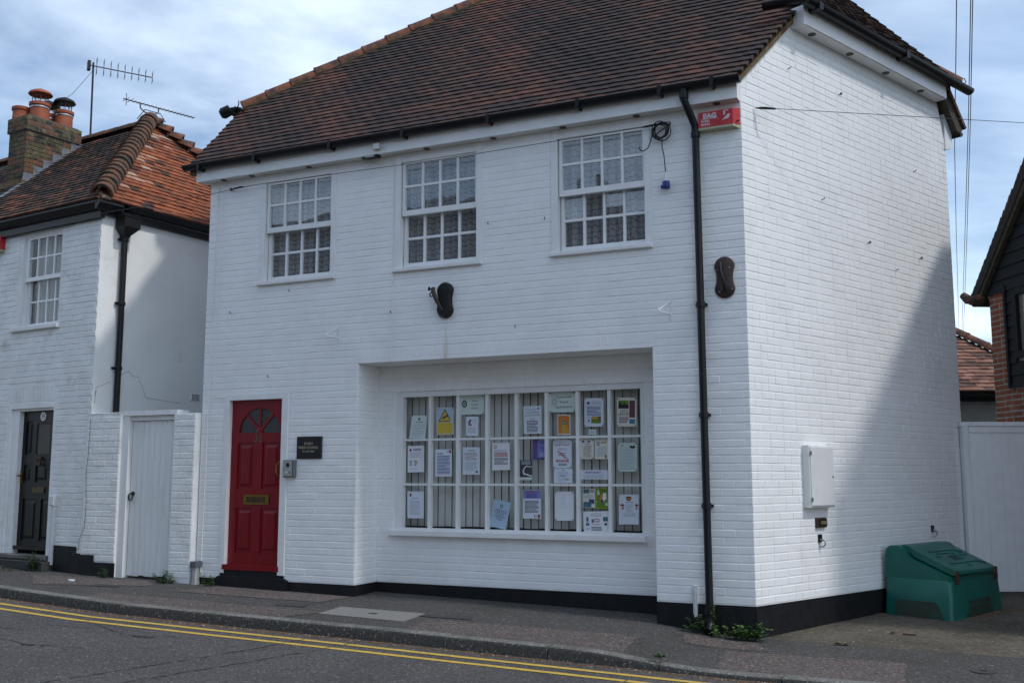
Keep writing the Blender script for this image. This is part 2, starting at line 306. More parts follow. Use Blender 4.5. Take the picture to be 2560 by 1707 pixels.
def thing(name, loc, label, cat, group=None):
    return tag(put(name, None, Vector(loc)), label, cat, group)
def area_px(p, nrm, w, h):
    d = CAM - p; L = d.length
    return w*h*abs(d.normalized().dot(nrm))/(L*L)
RNG = random.Random(7)
def text_mesh(mb, body, fr, a, i, z, size, align='CENTER', sx=1.0, bold=0, rot=0):
    cu = bpy.data.curves.new('txt', 'FONT'); cu.body = body; cu.size = size; cu.align_x = align; cu.resolution_u = 2; cu.offset = bold
    ob = bpy.data.objects.new('txt', cu); COL.objects.link(ob)
    dg = bpy.context.evaluated_depsgraph_get(); me = bpy.data.meshes.new_from_object(ob.evaluated_get(dg))
    base = len(mb.v); c, sn = math.cos(rot), math.sin(rot)
    for v in me.vertices:
        x, y = v.co.x*sx, v.co.y; mb.v.append(tuple(fr(a + x*c - y*sn, i, z + x*sn + y*c)))
    for p in me.polygons: mb.f.append(tuple(base+k for k in p.vertices))
    bpy.data.objects.remove(ob); bpy.data.curves.remove(cu); bpy.data.meshes.remove(me)
# ---- masonry
BM = {}
def brick_mesh(L, H, proud, m):
    key = (round(L, 3), round(H, 3), proud, m)
    if key not in BM:
        me = bpy.data.meshes.new('brick'); b = .004
        x, z = L/2, H/2
        v = [(-x, .004, -z), (x, .004, -z), (x, .004, z), (-x, .004, z), (-x, -proud+b, -z), (x, -proud+b, -z), (x, -proud+b, z), (-x, -proud+b, z), (-x+b*.45, -proud, -z+b), (x-b*.45, -proud, -z+b), (x-b*.45, -proud, z-b), (-x+b*.45, -proud, z-b)]
        f = [(k, (k+1) % 4, (k+1) % 4+4, k+4) for k in range(4)] + [(k+4, (k+1) % 4+4, (k+1) % 4+8, k+8) for k in range(4)] + [(8, 9, 10, 11)]
        me.from_pydata(v, [], f); me.materials.append(MATS[m]); me.update(); BM[key] = me
    return BM[key]
def lay(a0, a1, z0, z1, course=.076, L=.226, joint=.011, perp=None, skip=(), lim=None, rng=RNG, start=0, jit=.004, bond='stretcher'):
    """list of bricks (a centre, z centre, length, height) filling a wall between openings"""
    res = []; k = 0; z = z0
    while z < z1 - .02:
        h = min(course, z1 - z) - joint*.9
        aa0, aa1 = (a0, a1) if lim is None else lim(z + course/2)
        spans = [(aa0, aa1)]
        for (b0, b1, c0, c1) in skip:
            if z + course*.5 > c0 and z + course*.5 < c1:
                ns = []
                for s0, s1 in spans:
                    if b1 <= s0 or b0 >= s1: ns.append((s0, s1)); continue
                    if b0 > s0: ns.append((s0, b0))
                    if b1 < s1: ns.append((b1, s1))
                spans = ns
        for s0, s1 in spans:
            a = a0 + start - L*2 + (L*.5 if k % 2 else 0)
            while a < s1:
                l = L
                if bond == 'mixed' and rng.random() < .22: l = L*.5
                p0 = max(a, s0); p1 = min(a + l, s1)
                if p1 - p0 > .035:
                    res.append(((p0+p1)/2 + rng.uniform(-jit, jit)*.4, z + course/2 + rng.uniform(-1, 1)*jit*.35, p1-p0-(joint if perp is None else perp), h))
                a += l
        z += course; k += 1
    return res
def masonry(sets, parent_of, m, maxn=300, proud=.0032, wob=.2, rough=0):
    """sets: list of (frame, bricks, wall part). The largest-showing maxn become objects, the rest one stuff part per wall."""
    allb = []
    for si, (fr, bs, wall, inn) in enumerate(sets):
        for b in bs:
            p = fr(b[0], inn, b[1]); allb.append((area_px(p, fr.i, b[2], b[3]), si, b, p))
    allb.sort(key=lambda q: -q[0])
    rest = {}
    for n, (ar, si, b, p) in enumerate(allb):
        fr, bs, wall, inn = sets[si]; pr = proud + RNG.uniform(-.001, .001) + rough*RNG.uniform(-1, 1)
        rz = R(RNG.uniform(-wob, wob)); ry = R(RNG.uniform(-wob, wob))
        mw = Matrix(((fr.a.x, fr.i.x, 0, p.x), (fr.a.y, fr.i.y, 0, p.y), (0, 0, 1, p.z), (0, 0, 0, 1)))
        rot = Matrix.Rotation(rz, 4, 'X') @ Matrix.Rotation(ry, 4, 'Z') @ Matrix.Rotation(R(RNG.uniform(-.25, .25)), 4, 'Y')
        if n < maxn:
            me = brick_mesh(b[2], round(b[3], 3), round(pr, 3), m); o = put('brick', me, mw @ rot, wall); v = RNG.random(); o.color = (v, v, v, 1)
        else:
            mb = rest.setdefault(si, MB()); me = brick_mesh(round(b[2], 2), round(b[3], 3), round(pr, 3), m); M_ = mw @ rot; base = len(mb.v)
            for vv in me.vertices: mb.v.append(tuple(M_ @ vv.co))
            for pp in me.polygons: mb.f.append(tuple(base+k for k in pp.vertices))
    for si, mb in rest.items():
        mb.build('brickwork', m, sets[si][2], kind='stuff', clean=False)
# ---- tiles
TM = {}
def tile_mesh(w, l, m, var):
    key = (w, l, m, var)
    if key not in TM:
        r = random.Random(var); me = bpy.data.meshes.new('roof_tile'); t = .017; cam_ = .002 + .002*r.random()
        xs = [-w/2, 0, w/2]; v = []
        for u, n0 in ((0, .024), (l, .001)):
            for x in xs:
                c = cam_*(1 - (2*x/w)**2) + r.uniform(-.0015, .0015)
                v.append((x, u + r.uniform(-.003, .003)*(u == 0), n0 + t + c))
        for x in xs: v.append((x, .004, .024 - .014 + cam_*(1-(2*x/w)**2)))
        for x in (-w/2, w/2): v.append((x, l, -.010))
        f = [(0, 1, 4, 3), (1, 2, 5, 4), (0, 6, 7, 1), (1, 7, 8, 2), (6, 0, 3, 9), (2, 8, 10, 5)]
        me.from_pydata(v, [], f); me.materials.append(MATS[m]); me.update(); TM[key] = me
    return TM[key]
def tile_plane(P0, W, U, lim, rows, gauge=.114, width=.166, tintf=None, jit=1.0, rng=RNG):
    """tiles on a slope; P0 at the eave, W across, U up the slope; lim(u) gives the ends of a row, where tiles are cut"""
    W = W.normalized(); U = U.normalized(); Nn = W.cross(U).normalized(); res = []
    for r in range(rows):
        L = lim(r*gauge + gauge*.35)
        if L is None: continue
        lo, hi = L; w = math.floor(lo/width)*width - (width*.5 if r % 2 else 0) + rng.uniform(-.006, .006); rj = rng.uniform(-.003, .003)*jit
        while w < hi:
            a, b = max(w, lo), min(w + width, hi)
            if b - a > .03:
                uu = r*gauge + rj + rng.uniform(-.004, .004)*jit; p = P0 + W*((a+b)/2) + U*uu + Nn*rng.uniform(-.002, .003)*jit
                M_ = Matrix(((W.x, U.x, Nn.x, p.x), (W.y, U.y, Nn.y, p.y), (W.z, U.z, Nn.z, p.z), (0, 0, 0, 1)))
                M_ = M_ @ Matrix.Rotation(R(rng.uniform(-.7, .7)*jit), 4, 'Z') @ Matrix.Rotation(R(rng.uniform(-.8, .8)*jit), 4, 'Y') @ Matrix.Diagonal(((b-a)/width, 1, 1, 1))
                tv = tintf((a+b)/2, r*gauge, p) if tintf else rng.random()
                res.append((area_px(p, Nn, b-a, gauge), M_, tv, width, gauge))
            w += width
    return res
def lay_tiles(tiles, m, parent, maxn=300, name='roof_tile'):
    tiles.sort(key=lambda t: -t[0]); mb = MB(); tints = []
    for n, (ar, M_, tv, w, g) in enumerate(tiles):
        me = tile_mesh(round(w, 3), round(g*1.55, 3), m, n % 6)
        if n < maxn:
            o = put(name, me, M_, parent); o.color = (tv, tv, tv, 1)
        else:
            base = len(mb.v)
            for vv in me.vertices: mb.v.append(tuple(M_ @ vv.co))
            for pp in me.polygons: mb.f.append(tuple(base+k for k in pp.vertices)); tints.append(tv)
    if mb.f: mb.build('roof_tiling', m, parent, kind='stuff', tint=tints, clean=False)
def sheet_wall(mb, a0, a1, z0, z1, holes, i=0, depth=.12, top=None):
    """front skin of a wall with rectangular holes and their reveals"""
    A = sorted({a0, a1, *[h[0] for h in holes], *[h[1] for h in holes]}); Z = sorted({z0, z1, *[h[2] for h in holes], *[h[3] for h in holes]})
    A = [a for a in A if a0 <= a <= a1]; Z = [z for z in Z if z0 <= z <= z1]
    for x0, x1 in zip(A, A[1:]):
        for y0, y1 in zip(Z, Z[1:]):
            cx, cz = (x0+x1)/2, (y0+y1)/2
            if any(h[0] < cx < h[1] and h[2] < cz < h[3] for h in holes): continue
            mb.quad((x0, i, y0), (x1, i, y0), (x1, i, y1), (x0, i, y1))
    for h in holes:
        d = h[4] if len(h) > 4 else depth
        b0, b1, c0, c1 = h[:4]
        for q in (((b0, c0), (b0, c1)), ((b0, c1), (b1, c1)), ((b1, c1), (b1, c0)), ((b1, c0), (b0, c0))):
            mb.quad((q[0][0], i, q[0][1]), (q[1][0], i, q[1][1]), (q[1][0], i+d, q[1][1]), (q[0][0], i+d, q[0][1]))
# ================================================================== SETTING
def sstep(a, b, x):
    t = min(1, max(0, (x-a)/(b-a))); return t*t*(3-2*t)
def kerb_y(x):                       # front edge of the kerb
    if x > -6.3: return -1.55
    return -1.55 + .117*(-6.3 - x)
def slope_x(x): return -.021*min(.1, max(-14, x))
def pave_z(x, y): return -.215 + slope_x(x) + .03*max(-2.2, min(y, 3)) - .073*sstep(-1.2, -.05, x)
def road_z(x, y): return -.362 + slope_x(x) - .02*sstep(-1.3, 0.2, x)*0 + .006*noise.noise(Vector((x*.5, y*.5, 0)))
def drive_z(x, y): return -.290 + .02*min(y, 9)
def struct(o): o['kind'] = 'structure'; return o
def grid(name, xs, ys, zf, m, yf=None, parent=None, mask=None):
    mb = MB(); idx = {}
    for i, x in enumerate(xs):
        for j, y in enumerate(ys):
            yy = yf(x, y) if yf else y
            idx[i, j] = mb.raw((x, yy, zf(x, yy)))
    for i in range(len(xs)-1):
        for j in range(len(ys)-1): mb.face(idx[i, j], idx[i+1, j], idx[i+1, j+1], idx[i, j+1])
    return struct(mb.build(name, m, parent, smooth=True, clean=False))
def fr_(a, b, n): return [a + (b-a)*k/n for k in range(n+1)]
mb = MB(); mb.poly([(-900, -900, -.75), (900, -900, -.75), (900, 900, -.75), (-900, 900, -.75)]); struct(mb.build('ground', 'earth', clean=False))
XS = [-120, -60, -30, -20] + fr_(-14, 6, 80) + [10, 16, 30, 60, 120]
grid('road', XS, fr_(0, 1, 24), road_z, 'asphalt road', yf=lambda x, t: kerb_y(x) - .01 + (-7.6 - kerb_y(x))*t)
road = bpy.data.objects['road']
def pave_in(x): return max(2.2, kerb_y(x)+4) if x < -6.45 else (.6 if x < -.05 else .05 - .1*min(1, max(0, x/2)))
grid('pavement', XS, fr_(0, 1, 14), pave_z, 'asphalt pavement', yf=lambda x, t: (kerb_y(x)+.115)*(1-t) + pave_in(x)*t)
pavement = bpy.data.objects['pavement']
grid('driveway', fr_(-.4, 9, 30), fr_(0, 1, 24), drive_z, 'concrete drive', yf=lambda x, t: (.05 - .1*min(1, max(0, x/2))) - .004 + 16*t)
# far pavement behind the camera
grid('far_pavement', XS, fr_(-12.6, -7.6, 4), lambda x, y: -.26 + slope_x(x), 'asphalt pavement')
# kerb stones, one by one
jx = [-4.27 + .955*k for k in range(-12, 14)]
for k in range(len(jx)-1):
    x0, x1 = jx[k] + .006, jx[k+1] - .006; mb = MB(); w = .125; lo = []
    jz = RNG.uniform(-.003, .003)
    for x in [x0 + (x1-x0)*q/5 for q in range(6)]:
        y = kerb_y(x); zt = pave_z(x, y+w) + .005 + jz; zb = road_z(x, y) - .10; dr = .018
        lo.append([(x, y+w, zb), (x, y-.012, zb), (x, y, zt-.03), (x, y+.010, zt-.010), (x, y+.032, zt), (x, y+w, zt)])
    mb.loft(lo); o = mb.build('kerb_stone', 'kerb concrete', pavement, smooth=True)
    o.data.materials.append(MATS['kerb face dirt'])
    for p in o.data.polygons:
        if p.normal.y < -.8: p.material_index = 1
def patch(name, pts, zf, m, parent, dz=.004, n=10):
    """thin sheet laid over a surface, outline given in plan"""
    mb = MB(); b = [Vector((p[0], p[1])) for p in pts]
    idx = {}
    for i in range(n+1):
        for j in range(n+1):
            u, v = i/n, j/n
            p = (b[0]*(1-u) + b[1]*u)*(1-v) + (b[3]*(1-u) + b[2]*u)*v
            e = .012 if (i in (0, n) or j in (0, n)) else 0
            x, y = p.x + RNG.uniform(-e, e), p.y + RNG.uniform(-e, e)
            idx[i, j] = mb.raw((x, y, zf(x, y) + dz))
    for i in range(n):
        for j in range(n): mb.face(idx[i, j], idx[i+1, j], idx[i+1, j+1], idx[i, j+1])
    return mb.build(name, m, parent, clean=False, smooth=True)
patch('surface_patch', [(-6.95, -1.05), (-4.05, -1.0), (-4.25, -1.43), (-6.9, -1.43)], pave_z, 'brown asphalt', pavement, n=16)
patch('surface_patch', [(-6.15, -.12), (-4.35, -.05), (-4.45, -.52), (-6.35, -.62)], pave_z, 'brown asphalt', pavement)
patch('surface_patch', [(-8.9, -.35), (-7.0, -.10), (-6.9, -.45), (-8.2, -.95)], pave_z, 'brown asphalt', pavement)
patch('surface_patch', [(-2.93, -.86), (-.88, -.75), (-.80, -1.43), (-2.86, -1.43)], pave_z, 'brown asphalt', pavement, n=14)
patch('surface_patch', [(-.62, -.25), (.05, -.22), (.2, -.55), (-.5, -.62)], pave_z, 'brown asphalt', pavement)
patch('surface_patch', [(-.12, -.66), (1.32, -.62), (1.36, -1.43), (-.02, -1.43)], pave_z, 'brown asphalt', pavement, n=14)
patch('surface_patch', [(-3.12, -.66), (-2.6, -.60), (-2.55, -.72), (-3.10, -.78)], pave_z, 'dark asphalt patch', pavement, dz=.006)
patch('surface_patch', [(-4.75, -.70), (-4.45, -.68), (-4.42, -.86), (-4.75, -.88)], pave_z, 'dark asphalt patch', pavement, dz=.006)
patch('surface_patch', [(-7.55, -.62), (-7.2, -.55), (-7.15, -.68), (-7.5, -.76)], pave_z, 'dark asphalt patch', pavement, dz=.006)
# double yellow lines, broken by old trenches
def line_strip(y0, w, x0, x1):
    n = max(2, int((x1-x0)/.1)); mb = MB(); A = []
    for k in range(n+1):
        x = x0 + (x1-x0)*k/n; yb = kerb_y(x) + 1.55; j = RNG.uniform(-.004, .004)
        A.append((mb.raw((x, y0+yb+j, road_z(x, y0+yb)+.004)), mb.raw((x, y0+yb-w+RNG.uniform(-.004, .004), road_z(x, y0+yb-w)+.004))))
    for p, q in zip(A, A[1:]): mb.face(p[0], q[0], q[1], p[1])
    o = mb.build('yellow_line', 'yellow line paint', road, clean=False)
for y0 in (-1.80, -2.02):
    cuts = [-30, -11.5, -6.92 + (y0+1.8)*.3, -3.68, -3.21, .2, 14] if y0 > -1.9 else [-30, -7.9, -6.1, -3.72, -3.25, -.55, .9, 14]
    for a, b in zip(cuts, cuts[1:]): line_strip(y0, .072, a+.008, b-.008)
def crack(pts, w):
    mb = MB(); pts2 = []
    for p, q in zip(pts, pts[1:]):
        n = max(2, int(math.dist(p, q)/.06))
        for k in range(n): pts2.append((p[0]+(q[0]-p[0])*k/n + RNG.uniform(-.012, .012), p[1]+(q[1]-p[1])*k/n + RNG.uniform(-.012, .012)))
    for (a, b), (c, d) in zip(pts2, pts2[1:]):
        L = math.dist((a, b), (c, d)) + 1e-6; nx, ny = -(d-b)/L*w*RNG.uniform(.3, 1), (c-a)/L*w*RNG.uniform(.3, 1)
        if RNG.random() < .15: continue
        mb.poly([(a+nx, b+ny, road_z(a, b)+.003), (a-nx, b-ny, road_z(a, b)+.003), (c-nx, d-ny, road_z(c, d)+.003), (c+nx, d+ny, road_z(c, d)+.003)])
    mb.build('road_crack', 'crack', road, clean=False)
crack([(-3.66, -1.62), (-3.72, -2.2), (-4.05, -3.8), (-4.3, -5)], .010)
crack([(-3.2, -1.62), (-3.27, -2.2), (-3.58, -3.55), (-3.9, -5)], .010)
crack([(-5.9, -2.15), (-5.2, -2.45), (-5.05, -2.4), (-4.6, -2.25)], .008)
crack([(-5.1, -2.45), (-4.8, -2.42)], .03); crack([(-6.3, -2.4), (-5.6, -2.35)], .006)
crack([(-5.55, -3.25), (-5.25, -3.2)], .045); crack([(-6.6, -3.0), (-5.6, -3.22), (-4.9, -3.1)], .007); crack([(-6.5, -2.75), (-6.1, -2.72)], .014)
# ------------------------------------------------------------------ pavement furniture
t = thing('inspection_cover', (-3.6, -.87, pave_z(-3.6, -.87)), 'rectangular pale concrete inspection cover set in the pavement', 'manhole cover')
mb = MB(); zz = lambda x, y: pave_z(x, y)
mb.hull([(-4.08, -.66, zz(-4.08, -.66)-.03), (-3.10, -.63, zz(-3.1, -.63)-.03), (-3.08, -1.10, zz(-3.08, -1.1)-.03), (-4.04, -1.10, zz(-4.04, -1.1)-.03)], [(-4.08, -.66, zz(-4.08, -.66)+.008), (-3.10, -.63, zz(-3.1, -.63)+.008), (-3.08, -1.10, zz(-3.08, -1.1)+.008), (-4.04, -1.10, zz(-4.04, -1.1)+.008)]); mb.build('slab', 'cover concrete', t)
mb = MB(); mb.box(-3.60, -3.52, -.89, -.84, zz(-3.56, -.86)+.002, zz(-3.56, -.86)+.011); mb.build('lifting_slot', 'black iron', t)
t = thing('stopcock_cover', (1.88, -.73, pave_z(1.88, -.73)), 'small round dark iron cover in the grey pavement by the drive', 'manhole cover')
mb = MB(); mb.lathe((1.88, -.73, pave_z(1.88, -.73)-.02), [(.095, 0), (.095, .026), (.085, .028), (.001, .029)], 24); mb.build('lid', 'dark asphalt patch', t)
mb = MB(); mb.box(1.86, 1.90, -.74, -.72, pave_z(1.88, -.73)+.006, pave_z(1.88, -.73)+.012); mb.build('keyhole', 'black iron', t)

# ================================================================== WHITE HOUSE (main building)
FR = Frame((0, 0), (1, 0)); AL = .40233
SD = Frame((0, 0), (math.sin(AL), math.cos(AL)))
house = thing('white_brick_house', (-3.3, 0, -.2), 'large white painted brick house with red front door, bay notice window and dark tiled roof', 'building')
WIN = [(-5.812, -4.709), (-3.915, -2.812), (-2.006, -.911)]
holes = [(w[0]+.02, w[1]-.01, 3.45, 4.785) for w in WIN]
door_h = (-6.244, -5.313, -.2, 2.135); rec = (-4.366, -.932, -.35, 2.437)
mb = MB(FR); sheet_wall(mb, -6.6, 0, -.45, 5.0, holes + [(*door_h, .10), (*rec, .44)])
front = mb.build('front_wall', 'white brick paint', house)
bs = lay(-6.6, .009, 0, 4.79, perp=.0055, skip=[(h[0]-.02, h[1]+.02, h[2]-.02, h[3]+.3) for h in holes] + [(-6.25, -5.30, -.2, 2.14), (-4.372, -.926, -.3, 2.58)], start=.113)
# brick-on-edge band over the bay
for k in range(45):
    a = -4.366 + k*.0763 + .038
    if a < -.94: bs.append((a, 2.526, .067, .103))
mb = MB(FR)
def sl_lim(z):
    lo = -.003 if z < 4.98 else (z - 4.96)/.93
    hi = 4.36 if z < 5.27 else 4.36 - (z-5.27)*.35
    return lo, hi
mb.fr = SD
mb.v = []; mb.f = []
mb.f.append(tuple(mb.P(*q) for q in ((0, 0, -.45), (4.36, 0, -.45), (4.36, 0, 5.3), (4.17, 0, 5.95), (.98, 0, 5.95), (.05, 0, 5.06), (0, 0, 5.0))))
side = mb.build('side_wall', 'white brick paint', house, clean=False)
sb = lay(0, 4.36, 0, 5.84, perp=.0035, lim=sl_lim, start=.09, bond='mixed')
RB = Frame((0, 0), (1, 0)); RV = Frame((-4.366, 0), (0, 1))
mb = MB(RB); sheet_wall(mb, -4.366, -.932, -.3, 2.437, [(-4.14, -1.165, .53, 2.145)], i=.44, depth=.08)
rwall = mb.build('recess_wall', 'white brick paint', house, clean=False)
rb = lay(-4.366, -.95, 0, 2.43, perp=.0055, skip=[(-4.15, -1.155, .50, 2.15)], start=.06)
vb = lay(0, .44, 0, 2.43, perp=.0055, start=.05)
masonry([(FR, bs, front, 0), (SD, sb, side, 0), (RB, rb, rwall, .44), (RV, vb, rwall, 0)], None, 'white brick paint', 300)
# other walls (hidden sides) and ceiling
mb = MB(); mb.poly([(-6.6, 0, -.4), (-7.2, 4, -.4), (-7.2, 4, 6.1), (-6.75, 1, 6.1), (-6.6, 0, 5.05)]); mb.build('left_wall', 'white brick paint', house, clean=False)
rr = SD(4.36, 0, 0); mb = MB(); mb.poly([(rr.x, rr.y, -.4), (-7.2, 6.6, -.4), (-7.2, 6.6, 5.3), (rr.x, rr.y, 5.3)]); mb.poly([(-7.2, 4, -.4), (-7.2, 6.6, -.4), (-7.2, 6.6, 6.1), (-7.2, 4, 6.1)]); mb.build('rear_wall', 'white brick paint', house, clean=False)
# rooms seen behind the glass
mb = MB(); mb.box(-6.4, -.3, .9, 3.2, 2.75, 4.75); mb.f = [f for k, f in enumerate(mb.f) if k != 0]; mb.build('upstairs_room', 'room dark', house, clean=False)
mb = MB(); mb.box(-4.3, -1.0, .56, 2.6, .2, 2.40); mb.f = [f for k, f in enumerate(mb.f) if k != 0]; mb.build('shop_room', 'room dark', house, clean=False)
# black plinth (proud of the wall)
for a0, a1 in ((-6.62, -6.27), (-5.25, -4.366), (-.932, .012)):
    mb = MB(FR); mb.box(a0, a1, -.014, .02, -.45, -.004); mb.build('plinth', 'black plinth paint', house)
mb = MB(FR); mb.box(-4.366, -.932, .426, .46, -.40, -.004); mb.build('plinth', 'black plinth paint', house)
mb = MB(FR); mb.box(-4.38, -4.352, -.012, .43, -.40, -.005); mb.build('plinth', 'black plinth paint', house)
mb = MB(SD); mb.box(-.006, 4.37, -.014, .02, -.45, -.004); mb.build('plinth', 'black plinth paint', house)
# lintel band
mb = MB(FR); mb.box(-4.364, -.934, -.004, .436, 2.433, 2.470); mb.build('lintel', 'white brick paint', house)
# fascia, soffit, vents
mb = MB(FR); mb.box(-6.72, .0, -.135, -.112, 4.787, 5.02); mb.build('fascia_board', 'white gloss paint', house)
mb = MB(FR); mb.box(-6.70, -.004, -.112, .03, 4.790, 4.81); mb.build('soffit_board', 'soffit paint', house)
mb = MB(FR); mb.prism([(-.004, 4.787), (.0, 4.787), (.0, 5.04), (-.004, 5.04)], -.112, .0); mb.build('box_end', 'white gloss paint', house)
for x in (-6.35, -5.92, -5.08, -4.30, -3.48, -2.656, -1.846, -1.04, -.22):
    mb = MB(); mb.lathe((x, -.055, 4.784), [(.038, 0), (.038, .004), (.034, .006)], 16); mb.build('soffit_vent', 'vent grey', house)
# side eave box of the half hip
mb = MB(SD); mb.prism([(.95, 5.83), (4.12, 5.83), (4.12, 6.02), (.95, 6.02)], -.165, -.147); mb.build('fascia_board', 'white gloss paint', house)
mb = MB(SD); mb.box(.95, 4.12, -.147, .02, 5.822, 5.845); mb.build('soffit_board', 'white gloss paint', house)
mb = MB(SD); mb.prism([(.93, 5.822), (.952, 5.822), (.952, 6.03), (.93, 6.03)], -.166, .02); mb.build('box_end', 'white gloss paint', house)
for s in (1.22, 1.98, 2.78, 3.62):
    mb = MB(); mb.lathe(SD(s, -.075, 5.816), [(.042, 0), (.042, .006), (.038, .008)], 16); mb.build('soffit_vent', 'vent grey', house)
# gutters
def gutter(name, pts, r, m, parent, updir=(0, 0, 1), thick=.006, outv=None):
    """half-round trough along pts; outv is the horizontal direction away from the wall"""
    o = Vector(outv); mb = MB(); lo = []
    for p in pts:
        p = Vector(p); lp = []
        for k in range(11):
            t = math.pi*k/10; lp.append(p + o*(math.cos(t)*r) - Vector((0, 0, 1))*math.sin(t)*r)
        for k in range(10, -1, -1):
            t = math.pi*k/10; lp.append(p + o*(math.cos(t)*(r-thick)) - Vector((0, 0, 1))*math.sin(t)*(r-thick))
        lo.append(lp)
    mb.loft(lo, cap=True)
    for p, q in ((pts[0], 1), (pts[-1], -1)):       # stop ends
        p = Vector(p); mb.poly([p + o*(math.cos(math.pi*k/10)*r) - Vector((0, 0, 1))*math.sin(math.pi*k/10)*r for k in range(11)])
    return mb.build(name, m, parent, smooth=True)
gf = gutter('gutter', [(-6.86, -.195, 4.985), (.045, -.195, 4.975)], .062, 'black plastic', house, outv=(0, -1, 0))
for x in (-6.6, -5.747, -4.662, -3.689, -2.63, -1.606, -.741, -.218):
    mb = MB(); mb.prism([(x-.02, 4.99), (x+.02, 4.99), (x+.02, 4.935), (x+.006, 4.893), (x-.02, 4.905)], -.258, -.136); mb.build('gutter_bracket', 'black plastic', house)
gs = gutter('gutter', [SD(.80, -.235, 6.045), SD(4.62, -.235, 6.045)], .066, 'black plastic', house, outv=tuple(-SD.i))
for s in (1.05, 2.9):
    mb = MB(SD); mb.prism([(s-.035, 6.05), (s+.035, 6.05), (s+.035, 5.975), (s, 5.965), (s-.035, 5.975)], -.305, -.166); mb.build('gutter_bracket', 'black plastic', house)
p0 = SD(.80, -.235, 6.05); gutter('gutter_return', [p0 + Vector((.06, .02, .0)), p0 + Vector((-.40, -.02, -.02))], .06, 'black plastic', house, outv=(0, -1, 0))
# downpipe with swan neck
mb = MB(); x = -.455
mb.tube([(x-.05, -.20, 4.93), (x-.05, -.20, 4.82), (x-.02, -.14, 4.72), (x+.015, -.068, 4.60), (x+.02, -.062, 4.5), (x+.03, -.062, 2.8), (x+.045, -.062, -.1)], .036, 14)
dp = mb.build('downpipe', 'black plastic', house, smooth=True)
for z, dxx in ((4.86, -.05), (4.50, .02), (2.81, .03), (1.75, .036), (.9, .041)):
    mb = MB(); yy = -.20 if z > 4.8 else -.062; mb.lathe((x+dxx, yy, z-.03), [(.036, 0), (.045, .004), (.045, .056), (.036, .06)], 14)
    if z < 4.4: mb.box(x+dxx-.055, x+dxx+.055, -.05, -.004, z-.012, z+.012)
    mb.build('pipe_collar', 'black plastic', dp, smooth=True)
mb = MB(); mb.tube([(x+.045, -.062, -.08), (x+.045, -.066, -.13), (x+.05, -.10, -.20), (x+.05, -.15, -.235)], [.045, .045, .043, .043], 14); mb.lathe((x+.045, -.062, -.1), [(.05, 0), (.052, .03), (.05, .06)], 14); mb.build('pipe_shoe', 'black plastic', dp, smooth=True)
mb = MB(); mb.box(-.575, -.535, -.03, 0, -.10, .16); mb.lathe((-.545, -.045, -.12), [(.017, 0), (.017, .24), (.012, .26)], 10); mb.build('waste_pipe', 'white plastic', house)
# ------------------------------------------------------------------ main roof
roof_front_z = lambda y: 5.13 + y
P0 = Vector((0, -.175, roof_front_z(-.175))); W = Vector((1, 0, 0)); U = Vector((0, 1, 1)).normalized(); rt2 = math.sqrt(2)
def hipL(y): return -6.84 - .16*max(0, min(1, (y+.17)/1.17)) if y < 1.02 else -6.93 + (y - 1.04)*2.75/1.79
def hipR(y): return y*math.tan(AL) + .075 if y < .90 else .46 - (y - .90)/2.046*1.0
def in_front(u):
    y = -.175 + u/rt2; return (hipL(y) + .01, hipR(y) + .005) if y < 3.28 else None
def tint_main(w, u, p):
    n = noise.noise(Vector((w*.9 + u*.55, u*.28 - w*.1, 1.3)))*.5 + .5; n2 = noise.noise(Vector((w*2.3, u*3.1, 7)))*.5+.5
    streak = max(0, noise.noise(Vector((w*1.25 + u*.85, u*.22, 4.4))))*(.2 + .8*sstep(1.2, 3.4, u))
    return .10 + .34*n*n2*2 + .80*streak + .24*RNG.random()**1.5
tiles = tile_plane(P0, W, U, in_front, 43, tintf=tint_main, jit=.4)
# right half hip
hn = -SD.i; tn = 1.19; Uh = (SD.i + Vector((0, 0, tn))).normalized(); Ph = SD(0, -.20, 6.075)
def in_hip(u):
    d = u/math.sqrt(1+tn*tn); z = 6.075 + d*tn; y = z - 5.13; x = (1.626 - y)/2.046 + .05; lo = max(.55, (Vector((x, y, 0)) - SD(0, 0, 0)).dot(SD.a))
    return (lo, 4.28 - d*.62) if z < 8.3 else None
th = tile_plane(Ph, SD.a, Uh, in_hip, 26, tintf=tint_main, jit=.4)
rf = MB()   # roof deck
E0 = [(-6.80, -.16), (.02, -.16)]
zf = lambda y: roof_front_z(y) - .012
RA = (hipR(3.3), 3.3); LA = (hipL(3.3), 3.3)
rf.poly([(-6.82, -.17, zf(-.17)), (hipR(-.17)-.01, -.17, zf(-.17)), (hipR(.9)-.01, .9, zf(.9)), (RA[0], 3.3, zf(3.3)), (LA[0], 3.3, zf(3.3)), (hipL(1.03)+.02, 1.03, zf(1.03))])
B = SD(4.25, -.16, 6.06); A_ = SD(.86, -.16, 6.06)
rf.poly([A_, B, (RA[0]+.2, 3.6, zf(3.3)), (RA[0], 3.3, zf(3.3))])
rf.poly([(hipL(1.03)+.02, 1.03, zf(1.03)), (LA[0], 3.3, zf(3.3)), (-7.45, 4.6, 6.1), (-7.02, 1.0, 6.1)])
rf.poly([(RA[0]+.2, 3.6, zf(3.3)), B, SD(4.66, .0, 5.60), (-7.4, 6.9, 5.2), (-7.45, 4.6, 6.1), (LA[0], 3.3, zf(3.3))])
roof = rf.build('roof', 'roof underlay', house, clean=False)
lay_tiles(tiles + th, 'roof tile brown', roof, 300)
